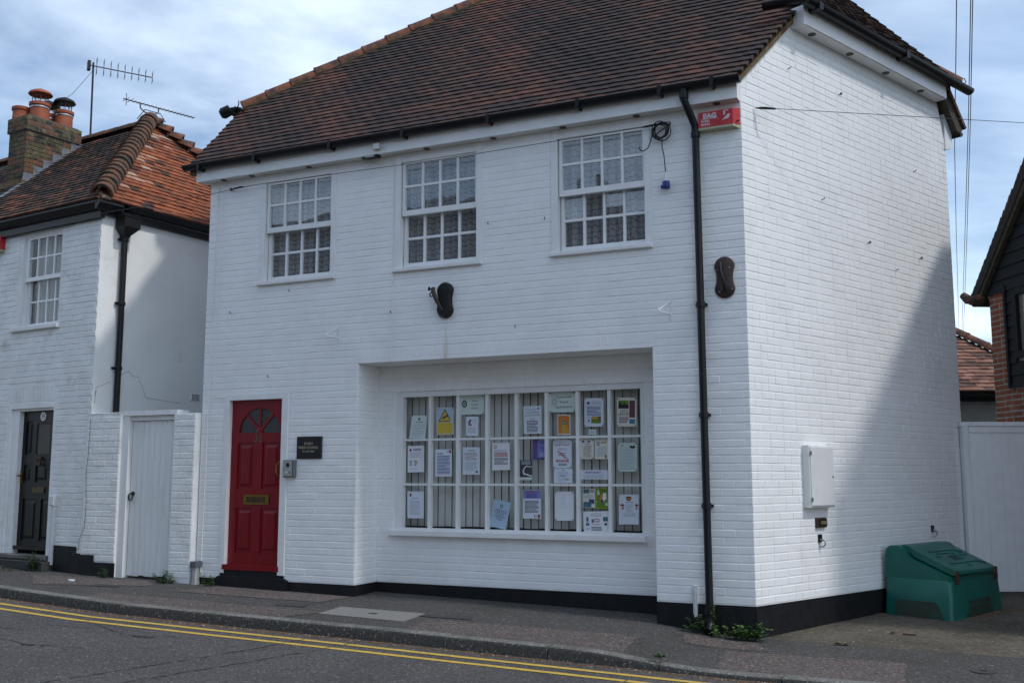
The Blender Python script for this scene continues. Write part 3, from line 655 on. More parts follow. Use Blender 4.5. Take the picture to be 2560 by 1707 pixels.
# undercloak / verge mortar on the gable
mb = MB(); q = []
for y in (-.10, .2, .55, .92):
    zt = roof_front_z(y) + .01; xw = y*math.tan(AL)
    q.append([(xw-.03, y, zt-.13), (xw+.045, y, zt-.105), (hipR(y)-.02, y, zt+.012), (xw-.03, y, zt+.0)])
mb.loft(q); mb.build('verge_mortar', 'verge mortar', roof)
mb = MB(); mb.loft([[(hipL(y)+.03, y, roof_front_z(y)-.10), (hipL(y)+.10, y, roof_front_z(y)-.13), (hipL(y)+.12, y, roof_front_z(y)), (hipL(y)+.03, y, roof_front_z(y)+.0)] for y in (-.15, .4, 1.0)]); mb.build('verge_mortar', 'verge mortar', roof)
# half-round hip tiles
def half_round(p, q, r0, r1, up, m, parent, name='hip_tile', n=8, thick=.016, collar=True, seg=None):
    p = Vector(p); q = Vector(q); d = (q-p).normalized(); s = d.cross(Vector(up)).normalized(); u = s.cross(d); mb = MB(); lo = []
    st = [(0, r0), (1, r1)] if not collar else [(0, r0*1.05), (.09, r0*1.05), (.10, r0), (1, r1)]
    for t, r in st:
        c = p + (q-p)*t; a = [c + s*math.cos(math.pi*k/n)*r + u*math.sin(math.pi*k/n)*r for k in range(n+1)]; b = [c + s*math.cos(math.pi*k/n)*(r-thick) + u*math.sin(math.pi*k/n)*(r-thick) for k in range(n, -1, -1)]
        lo.append(a+b)
    mb.loft(lo); return mb.build(name, m, parent, smooth=True)
H0 = Vector((-6.99, 1.0, zf(1.0)+.03)); H1 = Vector((LA[0], 3.3, zf(3.3)+.03)); L_ = (H1-H0).length; n = 13
for k in range(n):
    a = H0 + (H1-H0)*(k/n); b = H0 + (H1-H0)*((k+1.04)/n); jz = Vector((0, 0, RNG.uniform(-.008, .008)))
    half_round(a+jz+Vector((0, 0, .012)), b+jz, .105, .098, (-.3, -.5, 1), 'hip tile', roof)
mb = MB(); pts = [(H0 + (H1-H0)*k/20 + Vector((.062, -.062, -.04))) for k in range(21)]; mb.tube(pts, [.034+RNG.uniform(-.010, .010) for _ in pts], 6); mb.build('hip_mortar', 'mossy mortar', roof)
R0 = Vector((hipR(.9)-.02, .9, zf(.9)+.04)); R1 = Vector((RA[0], 3.3, zf(3.3)+.04))
for k in range(9): half_round(R0 + (R1-R0)*(k/9), R0 + (R1-R0)*((k+1.04)/9), .105, .098, (.3, -.5, 1), 'hip tile', roof)
for k in range(9): half_round(H1 + (R1-H1)*(k/9), H1 + (R1-H1)*((k+1.04)/9), .105, .098, (0, 0, 1), 'hip tile', roof, name='ridge_tile')
# left half-hip gutter stub seen at the foot of the hip
gutter('gutter', [(-7.04, .80, 6.12), (-7.5, 3.6, 6.12)], .085, 'black plastic', house, outv=(-1, -.1, 0))
mb = MB(); mb.lathe((-7.03, .80, 6.09), [(.02, 0), (.075, .01), (.08, .12), (.05, .16)], 12, (-.75, -.35, -.45)); mb.tube([(-6.98, .86, 6.12), (-6.90, .84, 6.09), (-6.86, .85, 6.06)], .022, 8); mb.torus((-6.97, .84, 6.17), .05, .008, (.3, 1, 0), 14, 5, 3.6); mb.build('gutter_outlet', 'black plastic', house, smooth=True)
# rear verge and rear eave end beyond the far corner
mb = MB(SD); mb.prism([(4.12, 5.96), (4.22, 6.03), (4.66, 5.58), (4.62, 5.50), (4.50, 5.52)], -.10, .05); mb.build('rear_verge', 'weathered timber', roof)
mb = MB(SD); mb.prism([(4.20, 6.05), (4.25, 6.08), (4.72, 5.60), (4.68, 5.57)], -.13, .9); mb.build('rear_slope', 'hip tile', roof)
mb = MB(SD); mb.prism([(4.33, 5.26), (4.50, 5.30), (4.52, 5.48), (4.33, 5.85)], -.02, .06); mb.build('box_end', 'white gloss paint', house)
gutter('gutter', [SD(4.64, -.09, 5.53), SD(4.64, .12, 5.53)], .055, 'black plastic', house, outv=tuple(SD.a))
half_round(SD(4.05, .10, 6.33), SD(4.50, -.14, 6.12), .09, .10, (0, 0, 1), 'hip tile', roof)
half_round(SD(3.7, .3, 6.52), SD(4.1, .08, 6.31), .09, .10, (0, 0, 1), 'hip tile', roof)
# ------------------------------------------------------------------ sash windows
def sash_window(x0, x1):
    w = put('sash_window', None, Vector(((x0+x1)/2, 0, 3.43)), house)
    mb = MB(FR); a0, a1 = x0+.0, x1
    mb.box(a0+.006, a0+.079, -.014, .11, 3.475, 4.787); mb.box(a1-.068, a1-.008, -.014, .11, 3.475, 4.787); mb.box(a0+.079, a1-.068, -.010, .11, 4.688, 4.787)
    mb.build('frame', 'white gloss paint', w)
    mb = MB(FR); mb.bevbox(a0-.004, a1+.004, -.045, .11, 3.428, 3.473, .006); mb.build('sill', 'white gloss paint', w)
    def sash(nm, gy, zb, zt, rb, rt_, pl, prr, zsplit):
        s0, s1 = a0+.079, a1-.068
        mb = MB(FR); f0, f1 = gy-.022, gy+.022
        mb.box(s0+.012, pl, f0, f1, zb, zt); mb.box(prr, s1-.003, f0, f1, zb, zt); mb.box(pl, prr, f0+.001, f1, zb, zb+rb); mb.box(pl, prr, f0+.001, f1, zt-rt_, zt)
        cw = (prr-pl); mw = .027
        for k in (1, 2, 3): mb.box(pl+cw*k/4-mw/2, pl+cw*k/4+mw/2, gy-.016, gy+.012, zb+rb, zt-rt_)
        mb.box(pl, prr, gy-.015, gy+.012, zsplit-mw/2, zsplit+mw/2)
        mb.build(nm, 'white gloss paint', w)
        for k in range(4):
            for z0, z1 in ((zb+rb, zsplit-mw/2), (zsplit+mw/2, zt-rt_)):
                q = MB(FR); tl = R(RNG.uniform(-.22, .22)); c0 = pl+cw*k/4+mw/2*(k > 0); c1 = pl+cw*(k+1)/4-mw/2*(k < 3)
                d0 = RNG.uniform(-.0012, .0012); d1 = RNG.uniform(-.0012, .0012); g = gy
                q.quad((c0, g+d0, z0), (c1, g-d0, z0), (c1, g-d0+d1, z1), (c0, g+d0+d1, z1)); q.build('pane', 'sash glass', w, clean=False)
    sash('upper_sash', .030, 4.068, 4.692, .062, .034, a0+.126, a1-.092, 4.405)
    sash('lower_sash', .082, 3.475, 4.130, .060, .050, a0+.128, a1-.096, 3.815)
    return w
for x0, x1 in WIN: sash_window(x0, x1)
def net_curtain(x0, x1, label, seed):
    t = thing('net_curtain', ((x0+x1)/2, .16, 3.5), label, 'curtain', 'net curtains behind the upstairs windows')
    r = random.Random(seed); mb = MB(); n = 120; ph = r.uniform(0, 6)
    c = [(x0 + (x1-x0)*k/n, .175 + .026*math.sin(k*.5+ph+1.4*math.sin(k*.09+ph)) + .012*math.sin(k*1.17+ph*2)) for k in range(n+1)]
    for (a, b), (c2, d) in zip(c, c[1:]): mb.poly([(a, b, 3.48), (c2, d, 3.48), (c2, d, 4.72), (a, b, 4.72)])
    mb.build('net', 'lace net', t, smooth=True)
    mb = MB(); mb.tube([(x0-.02, .165, 4.715), (x1+.02, .165, 4.715)], .007, 6); mb.build('rail', 'white plastic', t)
    # heavier curtain drawn to the sides
    for sgn, xe in ((1, x0), (-1, x1)):
        mb = MB(); top = []; bot = []
        for k in range(31):
            u = k/30; top.append((xe + sgn*(.24+.06*r.random()*0)*u, .27+.025*math.sin(u*30+seed), 4.72)); bot.append((xe + sgn*(.34 if sgn > 0 else .12)*u*(.6+.4*r.random()*0+.1), .27+.03*math.sin(u*30+seed), 3.48))
        for k in range(30): mb.poly([bot[k], bot[k+1], top[k+1], top[k]])
        mb.build('drape', 'curtain cloth', t, smooth=True)
net_curtain(-5.78, -4.74, 'patterned net curtain in the upstairs window above the red door', 1)
net_curtain(-3.88, -2.84, 'patterned net curtain in the middle of the three upstairs windows', 2)
net_curtain(-1.98, -.94, 'patterned net curtain in the upstairs window beside the cable coil', 3)
# ------------------------------------------------------------------ bay notice window
sw = put('notice_window', None, Vector((-2.66, .44, .52)), house)
mb = MB(FR); GX = [-4.043, -3.705, -3.350, -2.988, -2.632, -2.276, -1.919, -1.563, -1.212]; mw = .036
f0, f1 = .450, .53
mb.box(-4.14, GX[0], f0, f1, .58, 2.145); mb.box(GX[-1], -1.166, f0, f1, .58, 2.145); mb.box(GX[0], GX[-1], f0+.002, f1, 2.072, 2.145); mb.box(GX[0], GX[-1], f0+.002, f1, .58, .604)
mb.build('frame', 'white gloss paint', sw)
for x in GX[1:-1]:
    mb = MB(FR); mb.prism([(x-mw/2, .604), (x+mw/2, .604), (x+mw/2, 2.072), (x-mw/2, 2.072)], .472, .53); mb.build('mullion', 'white gloss paint', sw)
GZ = [.604, 1.085, 1.586, 2.072]
for z in GZ[1:3]:
    for k in range(8):
        mb = MB(FR); mb.box(GX[k]+(mw/2 if k else 0), GX[k+1]-(mw/2 if k < 7 else 0),   .480, .528, z-.012, z+.012); mb.build('glazing_bar', 'white gloss paint', sw)
for k in range(8):
    for j in range(3):
        q = MB(FR); e = RNG.uniform(-.0008, .0008); q.quad((GX[k], .515+e, GZ[j]), (GX[k+1], .515-e, GZ[j]), (GX[k+1], .515-e, GZ[j+1]), (GX[k], .515+e, GZ[j+1])); q.build('pane', 'shop glass', sw, clean=False)
mb = MB(FR); mb.bevbox(-4.175, -1.160, .365, .53, .515, .580, .008); mb.build('sill', 'white gloss paint', sw)
bl = thing('vertical_blind', (-2.66, .64, .62), 'grey vertical slat blind closed behind the large notice window', 'blind')
mb = MB(FR); mb.box(-4.1, -1.15, .61, .66, 2.10, 2.14); mb.build('headrail', 'white plastic', bl)
x = -4.08; k = 0
while x < -1.18:
    mb = MB(); an = R(-9 + RNG.uniform(-4, 4)); h = .0422; dx_, dy_ = h*math.cos(an), h*math.sin(an); e = RNG.uniform(-.003, .003)
    zb = .618 + RNG.uniform(-.004, .004)
    mb.hull([(x-dx_, .64-dy_, zb), (x+dx_, .64+dy_, zb), (x+dx_, .6416+dy_, zb), (x-dx_, .6416-dy_, zb)], [(x-dx_+e, .64-dy_, 2.10), (x+dx_+e, .64+dy_, 2.10), (x+dx_+e, .6416+dy_, 2.10), (x-dx_+e, .6416-dy_, 2.10)])
    mb.build('slat', 'blind fabric', bl); x += .0885
# ------------------------------------------------------------------ red front door
d = put('front_door', None, Vector((-5.785, .05, .1)), house)
mb = MB(FR); mb.box(-6.244, -6.178, -.012, .10, .06, 2.135); mb.box(-5.402, -5.313, -.012, .10, .06, 2.135); mb.box(-6.178, -5.402, -.010, .10, 2.072, 2.135); mb.build('door_frame', 'white gloss paint', d)
def door_leaf(mb, x0, x1, z0, z1, y0, panels, fan=None):
    """leaf with sunk and fielded panels; panels: (x0,x1,z0,z1)"""
    holes = [tuple(p) for p in panels] + ([fan] if fan else [])
    sheet_wall(mb, x0, x1, z0, z1, holes, i=y0, depth=.016)
    for a, b, c, e in panels:
        s = .03; mb.quad((a, y0+.016, c), (b, y0+.016, c), (b, y0+.016, e), (a, y0+.016, e))
        mb.loft([[mb.fr(a+s, y0+.016, c+s), mb.fr(b-s, y0+.016, c+s), mb.fr(b-s, y0+.016, e-s), mb.fr(a+s, y0+.016, e-s)], [mb.fr(a+2*s, y0+.004, c+2*s), mb.fr(b-2*s, y0+.004, c+2*s), mb.fr(b-2*s, y0+.004, e-2*s), mb.fr(a+2*s, y0+.004, e-2*s)]])
mb = MB(FR); y0 = .05
fan = (-6.062, -5.470, 1.685, 1.980)
door_leaf(mb, -6.178, -5.402, .10, 2.072, y0, [(-6.078, -5.838, 1.030, 1.568), (-5.716, -5.462, 1.030, 1.568), (-6.078, -5.832, .292, .810), (-5.716, -5.455, .292, .810)], fan)
# half-round head: fill the corners above the fan with an arch
cx, cz, rx, rz = -5.766, 1.685, .296, .290
arc = [(cx + rx*math.cos(math.pi*k/24), cz + rz*math.sin(math.pi*k/24)) for k in range(25)]
top = [(fan[1] + (fan[0]-fan[1])*k/24, fan[3]) for k in range(25)]
for k in range(24):
    mb.quad((arc[k][0], y0, arc[k][1]), (top[k][0], y0, top[k][1]), (top[k+1][0], y0, top[k+1][1]), (arc[k+1][0], y0, arc[k+1][1]))
    mb.quad((arc[k][0], y0, arc[k][1]), (arc[k+1][0], y0, arc[k+1][1]), (arc[k+1][0], y0+.016, arc[k+1][1]), (arc[k][0], y0+.016, arc[k][1]))
for s in (0, 24):
    a, b = arc[s], top[s]; mb.quad((a[0], y0, a[1]), (b[0], y0, b[1]), (b[0]+.001, y0, b[1]), (a[0]+.001, y0, a[1]))
leaf = mb.build('door_leaf', 'red gloss door', d, clean=False)
for an in (90, 46, 134):
    mb = MB(); c0 = Vector((cx, y0+.004, cz+.015)); dr = Vector((math.cos(R(an)), 0, math.sin(R(an)))); sv = Vector((-dr.z, 0, dr.x))*.016; e = c0 + dr*(.285)
    mb.hull([c0-sv, c0+sv, e+sv, e-sv], [p + Vector((0, .012, 0)) for p in (c0-sv, c0+sv, e+sv, e-sv)]); mb.build('fan_bar', 'red gloss door', leaf)
mb = MB(); mb.lathe((cx, y0+.016, cz+.012), [(.045, 0), (.045, .016), (.03, .02)], 16, (0, -1, 0)); mb.build('fan_hub', 'red gloss door', leaf)
mb = MB(FR); mb.quad((fan[0], y0+.015, fan[2]), (fan[1], y0+.015, fan[2]), (fan[1], y0+.015, fan[3]), (fan[0], y0+.015, fan[3])); mb.build('fanlight_pane', 'door glass', leaf, clean=False)
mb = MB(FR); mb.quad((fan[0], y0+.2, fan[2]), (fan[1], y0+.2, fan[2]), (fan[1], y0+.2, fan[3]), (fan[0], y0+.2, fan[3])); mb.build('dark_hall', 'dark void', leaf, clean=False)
mb = MB(FR); mb.prism([(-6.205, .100), (-5.385, .100), (-5.390, .160), (-6.200, .160)], -.015, .05); mb.build('weather_bar', 'red gloss door', d)
mb = MB(FR); o_, i_ = (-5.962, -5.593, .850, .963), (-5.915, -5.640, .872, .940)
sheet_wall(mb, *o_, [i_], i=y0-.012, depth=.012); mb.box(o_[0], o_[1], y0-.002, y0+.004, o_[2], o_[3]); mb.build('letter_plate', 'brass', d)
mb = MB(FR); mb.box(i_[0]+.002, i_[1]-.002, y0-.008, y0-.004, i_[2]+.002, i_[3]-.002); mb.build('letter_flap', 'tarnished brass', d)
mb = MB(FR); text_mesh(mb, '38', FR, -5.775, y0-.008, 1.575, .145, sx=.85); mb.build('door_number', 'bronze number', d, clean=False)
mb = MB(); mb.tube([(-5.425, y0-.005, 1.345), (-5.432, y0-.05, 1.34), (-5.455, y0-.065, 1.30), (-5.458, y0-.065, 1.22), (-5.432, y0-.05, 1.175), (-5.425, y0-.005, 1.17)], .009, 8); mb.box(-5.44, -5.41, y0-.006, y0+.0, 1.325, 1.37); mb.box(-5.44, -5.41, y0-.006, y0+.0, 1.15, 1.19); mb.build('pull_handle', 'brass', d, smooth=True)
mb = MB(FR); mb.prism([(-6.27, -.15), (-5.25, -.15), (-5.25, .005), (-5.30, .028), (-6.235, .028), (-6.27, .005)], -.045, .10); mb.build('door_step', 'black plinth paint', house)
mb = MB(FR); mb.box(-6.23, -5.33, -.005, .10, .028, .098); mb.build('threshold', 'black plinth paint', house)
# ------------------------------------------------------------------ fittings on the front
t = thing('name_plaque', (-5.0, -.01, 1.37), 'black plaque with small gold lettering beside the red door', 'plaque')
mb = MB(FR); mb.bevbox(-5.172, -4.826, -.022, 0, 1.374, 1.626, .006); mb.build('plate', 'plaque black', t)
mb = MB(FR); text_mesh(mb, 'STURRY', FR, -5.005, -.0235, 1.531, .040, sx=.86); text_mesh(mb, 'PARISH COUNCIL', FR, -5.005, -.0235, 1.487, .040, sx=.86); text_mesh(mb, 'TEL: 018  70660', FR, -5.005, -.0235, 1.447, .028, sx=.9); mb.build('lettering', 'gold lettering', t, clean=False)
for xx in (-5.155, -4.843):
    for zz_ in (1.39, 1.61):
        mb = MB(); mb.lathe((xx, -.022, zz_), [(.006, 0), (.005, .003)], 8, (0, -1, 0)); mb.build('screw', 'black iron', t)
t = thing('door_entry_panel', (-5.255, -.01, 1.17), 'silver door entry panel with camera and button beside the red door', 'intercom')
mb = MB(FR); mb.bevbox(-5.338, -5.176, -.05, 0, 1.168, 1.362, .008); mb.build('rain_hood', 'grey plastic', t)
mb = MB(FR); mb.prism([(-5.325, 1.178), (-5.205, 1.178), (-5.210, 1.350), (-5.322, 1.350)], -.056, -.05); mb.build('face_plate', 'silver plastic', t)
mb = MB(); mb.lathe((-5.262, -.056, 1.305), [(.026, 0), (.024, .004), (.012, .006)], 18, (0, -1, 0)); mb.build('camera_eye', 'plaque black', t)
mb = MB(FR); mb.box(-5.298, -5.256, -.060, -.056, 1.213, 1.225); mb.build('call_button', 'white plastic', t)
mb = MB(); mb.lathe((-5.235, -.056, 1.219), [(.012, 0), (.011, .003)], 12, (0, -1, 0)); mb.build('speaker', 'grey plastic', t)
t = thing('alarm_box', (-.2, -.03, 4.52), 'red burglar alarm box with worn white lettering under the eaves', 'alarm')
def taper(m0, m1, mbx, y0, y1):
    mbx.loft([[FR(m0[0], y0, m0[2]), FR(m0[1], y0, m0[2]), FR(m0[1], y0, m0[3]), FR(m0[0], y0, m0[3])], [FR(m1[0], y1, m1[2]), FR(m1[1], y1, m1[2]), FR(m1[1], y1, m1[3]), FR(m1[0], y1, m1[3])]])
mb = MB(); taper((-.408, -.004, 4.552, 4.728), (-.398, -.058, 4.552, 4.708), mb, 0, -.085); mb.build('cover', 'alarm red', t)
mb = MB(); taper((-.408, -.004, 4.520, 4.5515), (-.398, -.056, 4.530, 4.5515), mb, 0, -.084); mb.build('base', 'alarm cream', t)
mb = MB(FR); text_mesh(mb, 'EAG', FR, -.283, -.0875, 4.639, .070, bold=.004, sx=1.0); mb.box(-.375, -.20, -.0875, -.0865, 4.631, 4.634); text_mesh(mb, '01843', FR, -.37, -.0875, 4.601, .034, 'LEFT', bold=.001); text_mesh(mb, '84544', FR, -.37, -.0875, 4.568, .034, 'LEFT', bold=.001)
mb.prism([(-.165, 4.60), (-.10, 4.615), (-.085, 4.65), (-.10, 4.66)], -.0875, -.0865); mb.prism([(-.15, 4.655), (-.135, 4.65), (-.132, 4.69), (-.10, 4.692), (-.10, 4.70), (-.15, 4.695)], -.0875, -.0865); mb.build('lettering', 'faded white print', t, clean=False)
mb = MB(); mb.lathe((-.025, -.045, 4.585), [(.008, 0), (.008, .02)], 8, (1, -.5, 0)); mb.build('lock', 'black iron', t)
def hourglass(cx, zlo, zhi, r, y0, y1, y2, name, m, parent):
    pts = []
    for k in range(48):
        an = 2*math.pi*k/48; c, s = math.cos(an), math.sin(an); h = (zhi-zlo)/2; zc = (zhi+zlo)/2
        z = zc + (h)*s; tt = (z - zc)/h
        q = (h - r)/h
        base = r*math.sqrt(max(0, 1 - ((abs(tt)-q)/(1-q))**2)) if abs(tt) > q else r*(.80 + .20*(abs(tt)/q)**2)
        pts.append((cx + (1 if c >= 0 else -1)*base, z))
    mb = MB(); mb.loft([[Vector((x, y0, z)) for x, z in pts], [Vector((x, y1, z)) for x, z in pts], [Vector((cx + (x-cx)*.82, y2, (zhi+zlo)/2 + (z-(zhi+zlo)/2)*.9)) for x, z in pts]])
    return mb.build(name, m, parent, smooth=True)
t = thing('lamp_mount', (-3.245, -.03, 2.87), 'black hourglass iron mount with side tap on the wall under the middle window', 'wall mount')
hourglass(-3.245, 2.868, 3.262, .095, -.002, -.04, -.075, 'shield', 'black iron', t)
mb = MB(); mb.tube([(-3.26, -.07, 2.95), (-3.31, -.11, 3.06), (-3.345, -.12, 3.16), (-3.34, -.12, 3.20)], [.018, .022, .026, .018], 10); mb.build('arm', 'rust iron', t, smooth=True)
mb = MB(); mb.tube([(-3.34, -.12, 3.18), (-3.385, -.12, 3.185)], .008, 8); mb.lathe((-3.385, -.12, 3.185), [(.006, 0), (.022, .004), (.024, .010), (.006, .014)], 12, (-1, 0, .15)); mb.torus((-3.365, -.12, 3.12), .02, .007, (0, 1, 0)); mb.build('tap', 'black iron', t, smooth=True)
t = thing('lamp_mount', (-.197, -.03, 2.86), 'rusty brown hourglass iron mount beside the downpipe at the house corner', 'wall mount')
hourglass(-.197, 2.862, 3.266, .098, -.002, -.02, -.03, 'shield', 'rust iron', t)
mb = MB(); mb.tube([(-.235, -.035, 3.21), (-.225, -.06, 3.12), (-.185, -.065, 2.98), (-.18, -.045, 2.93)], [.016, .018, .017, .014], 10); mb.build('arm', 'black iron', t, smooth=True)
mb = MB(); mb.tube([(-.255, -.03, 3.17), (-.225, -.035, 2.93)], .014, 8); mb.build('strut', 'rust iron', t, smooth=True)
for bx, bz in ((-.262, 3.14), (-.145, 3.155), (-.245, 2.925), (-.125, 2.945)):
    mb = MB(); mb.lathe((bx, -.024, bz), [(.009, 0), (.008, .01)], 8, (0, -1, 0)); mb.build('bolt', 'bolt', t)
for bx, bz, lab, s in ((-4.68, 2.78, 'small white sign bracket on the wall between red door and bay', .62), (-.79, 2.79, 'small white sign bracket on the wall beside the downpipe', .4)):
    t = thing('sign_bracket', (bx, -.02, bz-.1), lab, 'bracket')
    mb = MB(FR); mb.box(bx+.045, bx+.062, -.012, 0, bz-.10, bz+.095); mb.build('back_bar', 'white gloss paint', t)
    mb = MB(); mb.tube([(bx+.053, -.012, bz+.08), (bx-.10*s, -.10, bz-.005)], .006, 6); mb.build('stay', 'white brick paint', t)
    mb = MB(); mb.tube([(bx+.053, -.012, bz-.045), (bx-.09*s, -.095, bz-.02), (bx-.11*s, -.105, bz-.008), (bx-.11*s, -.105, bz+.012)], .006, 6); mb.build('hook', 'white brick paint', t)
t = thing('security_light', (-4.17, -.10, 4.74), 'small black floodlight fixed under the white eaves', 'light')
mb = MB(); mb.loft([[(-4.26, -.13, 4.785), (-4.08, -.13, 4.785), (-4.08, -.05, 4.785), (-4.26, -.05, 4.785)], [(-4.25, -.15, 4.755), (-4.09, -.15, 4.755), (-4.09, -.05, 4.765), (-4.25, -.05, 4.765)]]); mb.build('housing', 'black plastic', t)
mb = MB(); mb.box(-4.23, -4.11, -.155, -.150, 4.758, 4.775); mb.build('lens', 'silver plastic', t)
t = thing('motion_sensor', (-4.07, -.15, 4.84), 'small white sensor box screwed to the fascia board', 'sensor')
mb = MB(FR); mb.bevbox(-4.11, -4.03, -.185, -.136, 4.83, 4.90, .006); mb.build('body', 'white plastic', t)
mb = MB(); mb.tube([(-4.03, -.16, 4.86), (-3.99, -.17, 4.87), (-3.97, -.15, 4.82), (-3.94, -.05, 4.78)], .004, 6); mb.build('lead', 'white plastic', t)
# cables clipped to the front
def cable(name, pts, r, m, label, cat='cable', n=6):
    mb = MB(); mb.tube(pts, r, n); o = mb.build(name, m, None, smooth=True); return tag(o, label, cat)
cable('wall_cable', [(-3.94, -.07, 4.79), (-3.925, -.012, 4.70), (-3.923, -.010, 3.5), (-3.93, -.010, 2.45), (-3.90, .02, 2.433)], .005, 'white gloss paint', 'thin painted cable running down the wall past the middle window')
cable('wall_cable', [(-6.43, -.06, 4.785), (-6.46, -.012, 4.72), (-6.475, -.010, 4.2), (-6.50, -.010, 3.0), (-6.505, -.010, 1.4), (-6.52, -.010, .05)], .006, 'dirty white paint', 'thin grey cable dropping from eaves to ground at the far corner')
cable('wall_cable', [(-6.38, -.03, 4.785), (-6.385, -.010, 4.6), (-6.41, -.010, 3.2), (-6.42, -.010, 2.12), (-6.26, -.010, 2.11)], .004, 'white gloss paint', 'thin painted cable bending in to the red door frame')
# tension wire along the front with its coil of cable
t = thing('tension_wire', (-3.4, -.09, 4.6), 'thin black wire strung along the front under the eaves', 'wire')
mb = MB(); mb.tube([(-6.26, -.02, 4.66), (-6.25, -.05, 4.665), (-5.86, -.07, 4.665), (-3.3, -.085, 4.63), (-.98, -.07, 4.655), (-.72, -.03, 4.675)], .0035, 6); mb.build('wire', 'wire', t)
for xx in (-6.26, -.71):
    mb = MB(); mb.torus((xx, -.03, 4.668), .016, .005, (0, 1, .2)); mb.lathe((xx, 0, 4.668), [(.012, 0), (.008, .02)], 8, (0, -1, 0)); mb.build('eye_bolt', 'black iron', t)
mb = MB(); mb.tube([(-.98, -.07, 4.655), (-.93, -.06, 4.66), (-.73, -.04, 4.68)], [.006, .012, .010], 8); mb.build('turnbuckle', 'black iron', t)
mb = MB(); mb.tube([(-6.2, -.055, 4.665), (-6.05, -.065, 4.67)], .008, 6); mb.build('turnbuckle', 'black iron', t)
def wirething(pts, r, label, name='overhead_wire', m='wire', cat='wire', group=None):
    mb = MB(); mb.tube(pts, r, 6); o = mb.build(name, m); return tag(o, label, cat, group)
t = thing('cable_coil', (-.78, -.07, 4.5), 'coil of black cable hanging on the wire beside the upstairs window', 'cable')
mb = MB(); rg = random.Random(3)
for k in range(6):
    mb.torus((-.785+rg.uniform(-.018, .018), -.07+rg.uniform(-.02, .02), 4.59+rg.uniform(-.012, .012)), .083+rg.uniform(-.014, .012), .006, (rg.uniform(-.25, .25), 1, rg.uniform(-.25, .25)), 22, 6)
mb.tube([(-.86, -.07, 4.54), (-.80, -.07, 4.58), (-.73, -.07, 4.62)], .006, 6); mb.build('loops', 'black rubber', t, smooth=True)
mb = MB(); mb.tube([(-.865, -.07, 4.60), (-.89, -.07, 4.50), (-.92, -.07, 4.43), (-.97, -.07, 4.405), (-1.0, -.07, 4.42), (-1.01, -.07, 4.45)], .006, 6); mb.tube([(-.77, -.07, 4.52), (-.775, -.07, 4.42), (-.755, -.07, 4.33), (-.745, -.06, 4.15)], .006, 6); mb.build('tails', 'black rubber', t, smooth=True)
mb = MB(); mb.lathe((-.743, -.06, 4.065), [(.034, 0), (.034, .02), (.024, .06), (.012, .09), (.007, .10)], 14); pl = mb.build('plug_body', 'white plastic', t, smooth=True)
mb = MB(); mb.lathe((-.743, -.06, 3.995), [(.033, 0), (.038, .01), (.038, .05), (.036, .072)], 14); mb.box(-.795, -.765, -.075, -.045, 4.0, 4.03); mb.build('plug_cap', 'blue plastic', t, smooth=True)
mb = MB(FR); mb.prism([(-3.262, 2.44), (-3.226, 2.44), (-3.232, 2.60), (-3.240, 2.78), (-3.246, 2.78), (-3.252, 2.60)], -.0125, -.0115); mb.build('rust_stain', 'rust stain', house)
# rusty nails and small hooks in the brickwork
def nail(fr, a, z, lab, k=0):
    mb = MB(); p = fr(a, 0, z); q = fr(a+.008, -.03, z+.006); mb.tube([p, q, fr(a+.016, -.034, z+.020)], .0045, 6)
    if k: mb.torus(q, .012, .004, tuple(fr.a), 10, 5)
    return tag(mb.build('wall_hook', 'rust iron'), lab, 'hook', 'rusty hooks in the white wall')
for k, (s, z) in enumerate(((.847, 5.356), (1.834, 5.333), (1.395, 4.065), (2.309, 3.739), (3.475, 4.795), (3.503, 3.735), (2.913, 3.514))):
    nail(SD, s, z, 'small rusty hook sticking out of the sunlit white side wall', k % 2)
for k, (a, z) in enumerate(((-2.74, 3.86), (-2.08, 3.84), (-5.35, 3.33), (-6.22, 3.13), (-5.62, 2.33), (-2.42, 2.72), (-3.95, 2.98))):
    nail(FR, a, z, 'small rusty nail in the shaded white front wall', 0)
t = thing('stay_wire', SD(.2, -.05, 4.75), 'thin stay wire anchored near the top of the white side wall', 'wire')
mb = MB(); a = SD(.22, -.02, 4.775); mb.tube([a, SD(.27, -.10, 4.765), SD(.33, -.18, 4.75)], [.006, .014, .01], 8); mb.torus(SD(.25, -.07, 4.77), .02, .005, (0, 0, 1)); mb.build('anchor', 'black iron', t)
mb = MB(); mb.tube([SD(.30, -.15, 4.755), SD(3.2, -1.6, 4.90), (9.5, 3.2, 5.7)], .0032, 6); mb.build('wire', 'wire', t)
# ------------------------------------------------------------------ side wall fittings
t = thing('meter_box', SD(1.05, -.04, .87), 'white electricity meter cupboard on the sunlit side wall', 'meter box')
mb = MB(SD); mb.bevbox(.845, 1.285, -.082, 0, .868, 1.478, .006); mb.build('case', 'meter box plastic', t)
mb = MB(SD); mb.bevbox(.858, 1.272, -.094, -.083, .888, 1.462, .004); mb.build('door', 'meter box plastic', t)
for z in (.95, 1.40):
    mb = MB(SD); mb.box(.848, .872, -.097, -.094, z-.02, z+.02); mb.build('hinge', 'grey plastic', t)
mb = MB(); mb.lathe(SD(1.245, -.094, 1.17), [(.009, 0), (.008, .004)], 10, tuple(-SD.i)); mb.build('lock', 'black iron', t)
t = thing('cycles_sign', SD(1.13, -.02, .67), 'tiny black sign lettered CYCLES under the meter cupboard', 'sign')
mb = MB(SD); mb.bevbox(1.035, 1.205, -.035, 0, .672, .768, .008); mb.build('block', 'rust iron', t)
mb = MB(SD); mb.box(1.062, 1.200, -.038, -.035, .688, .752); mb.build('face', 'plaque black', t)
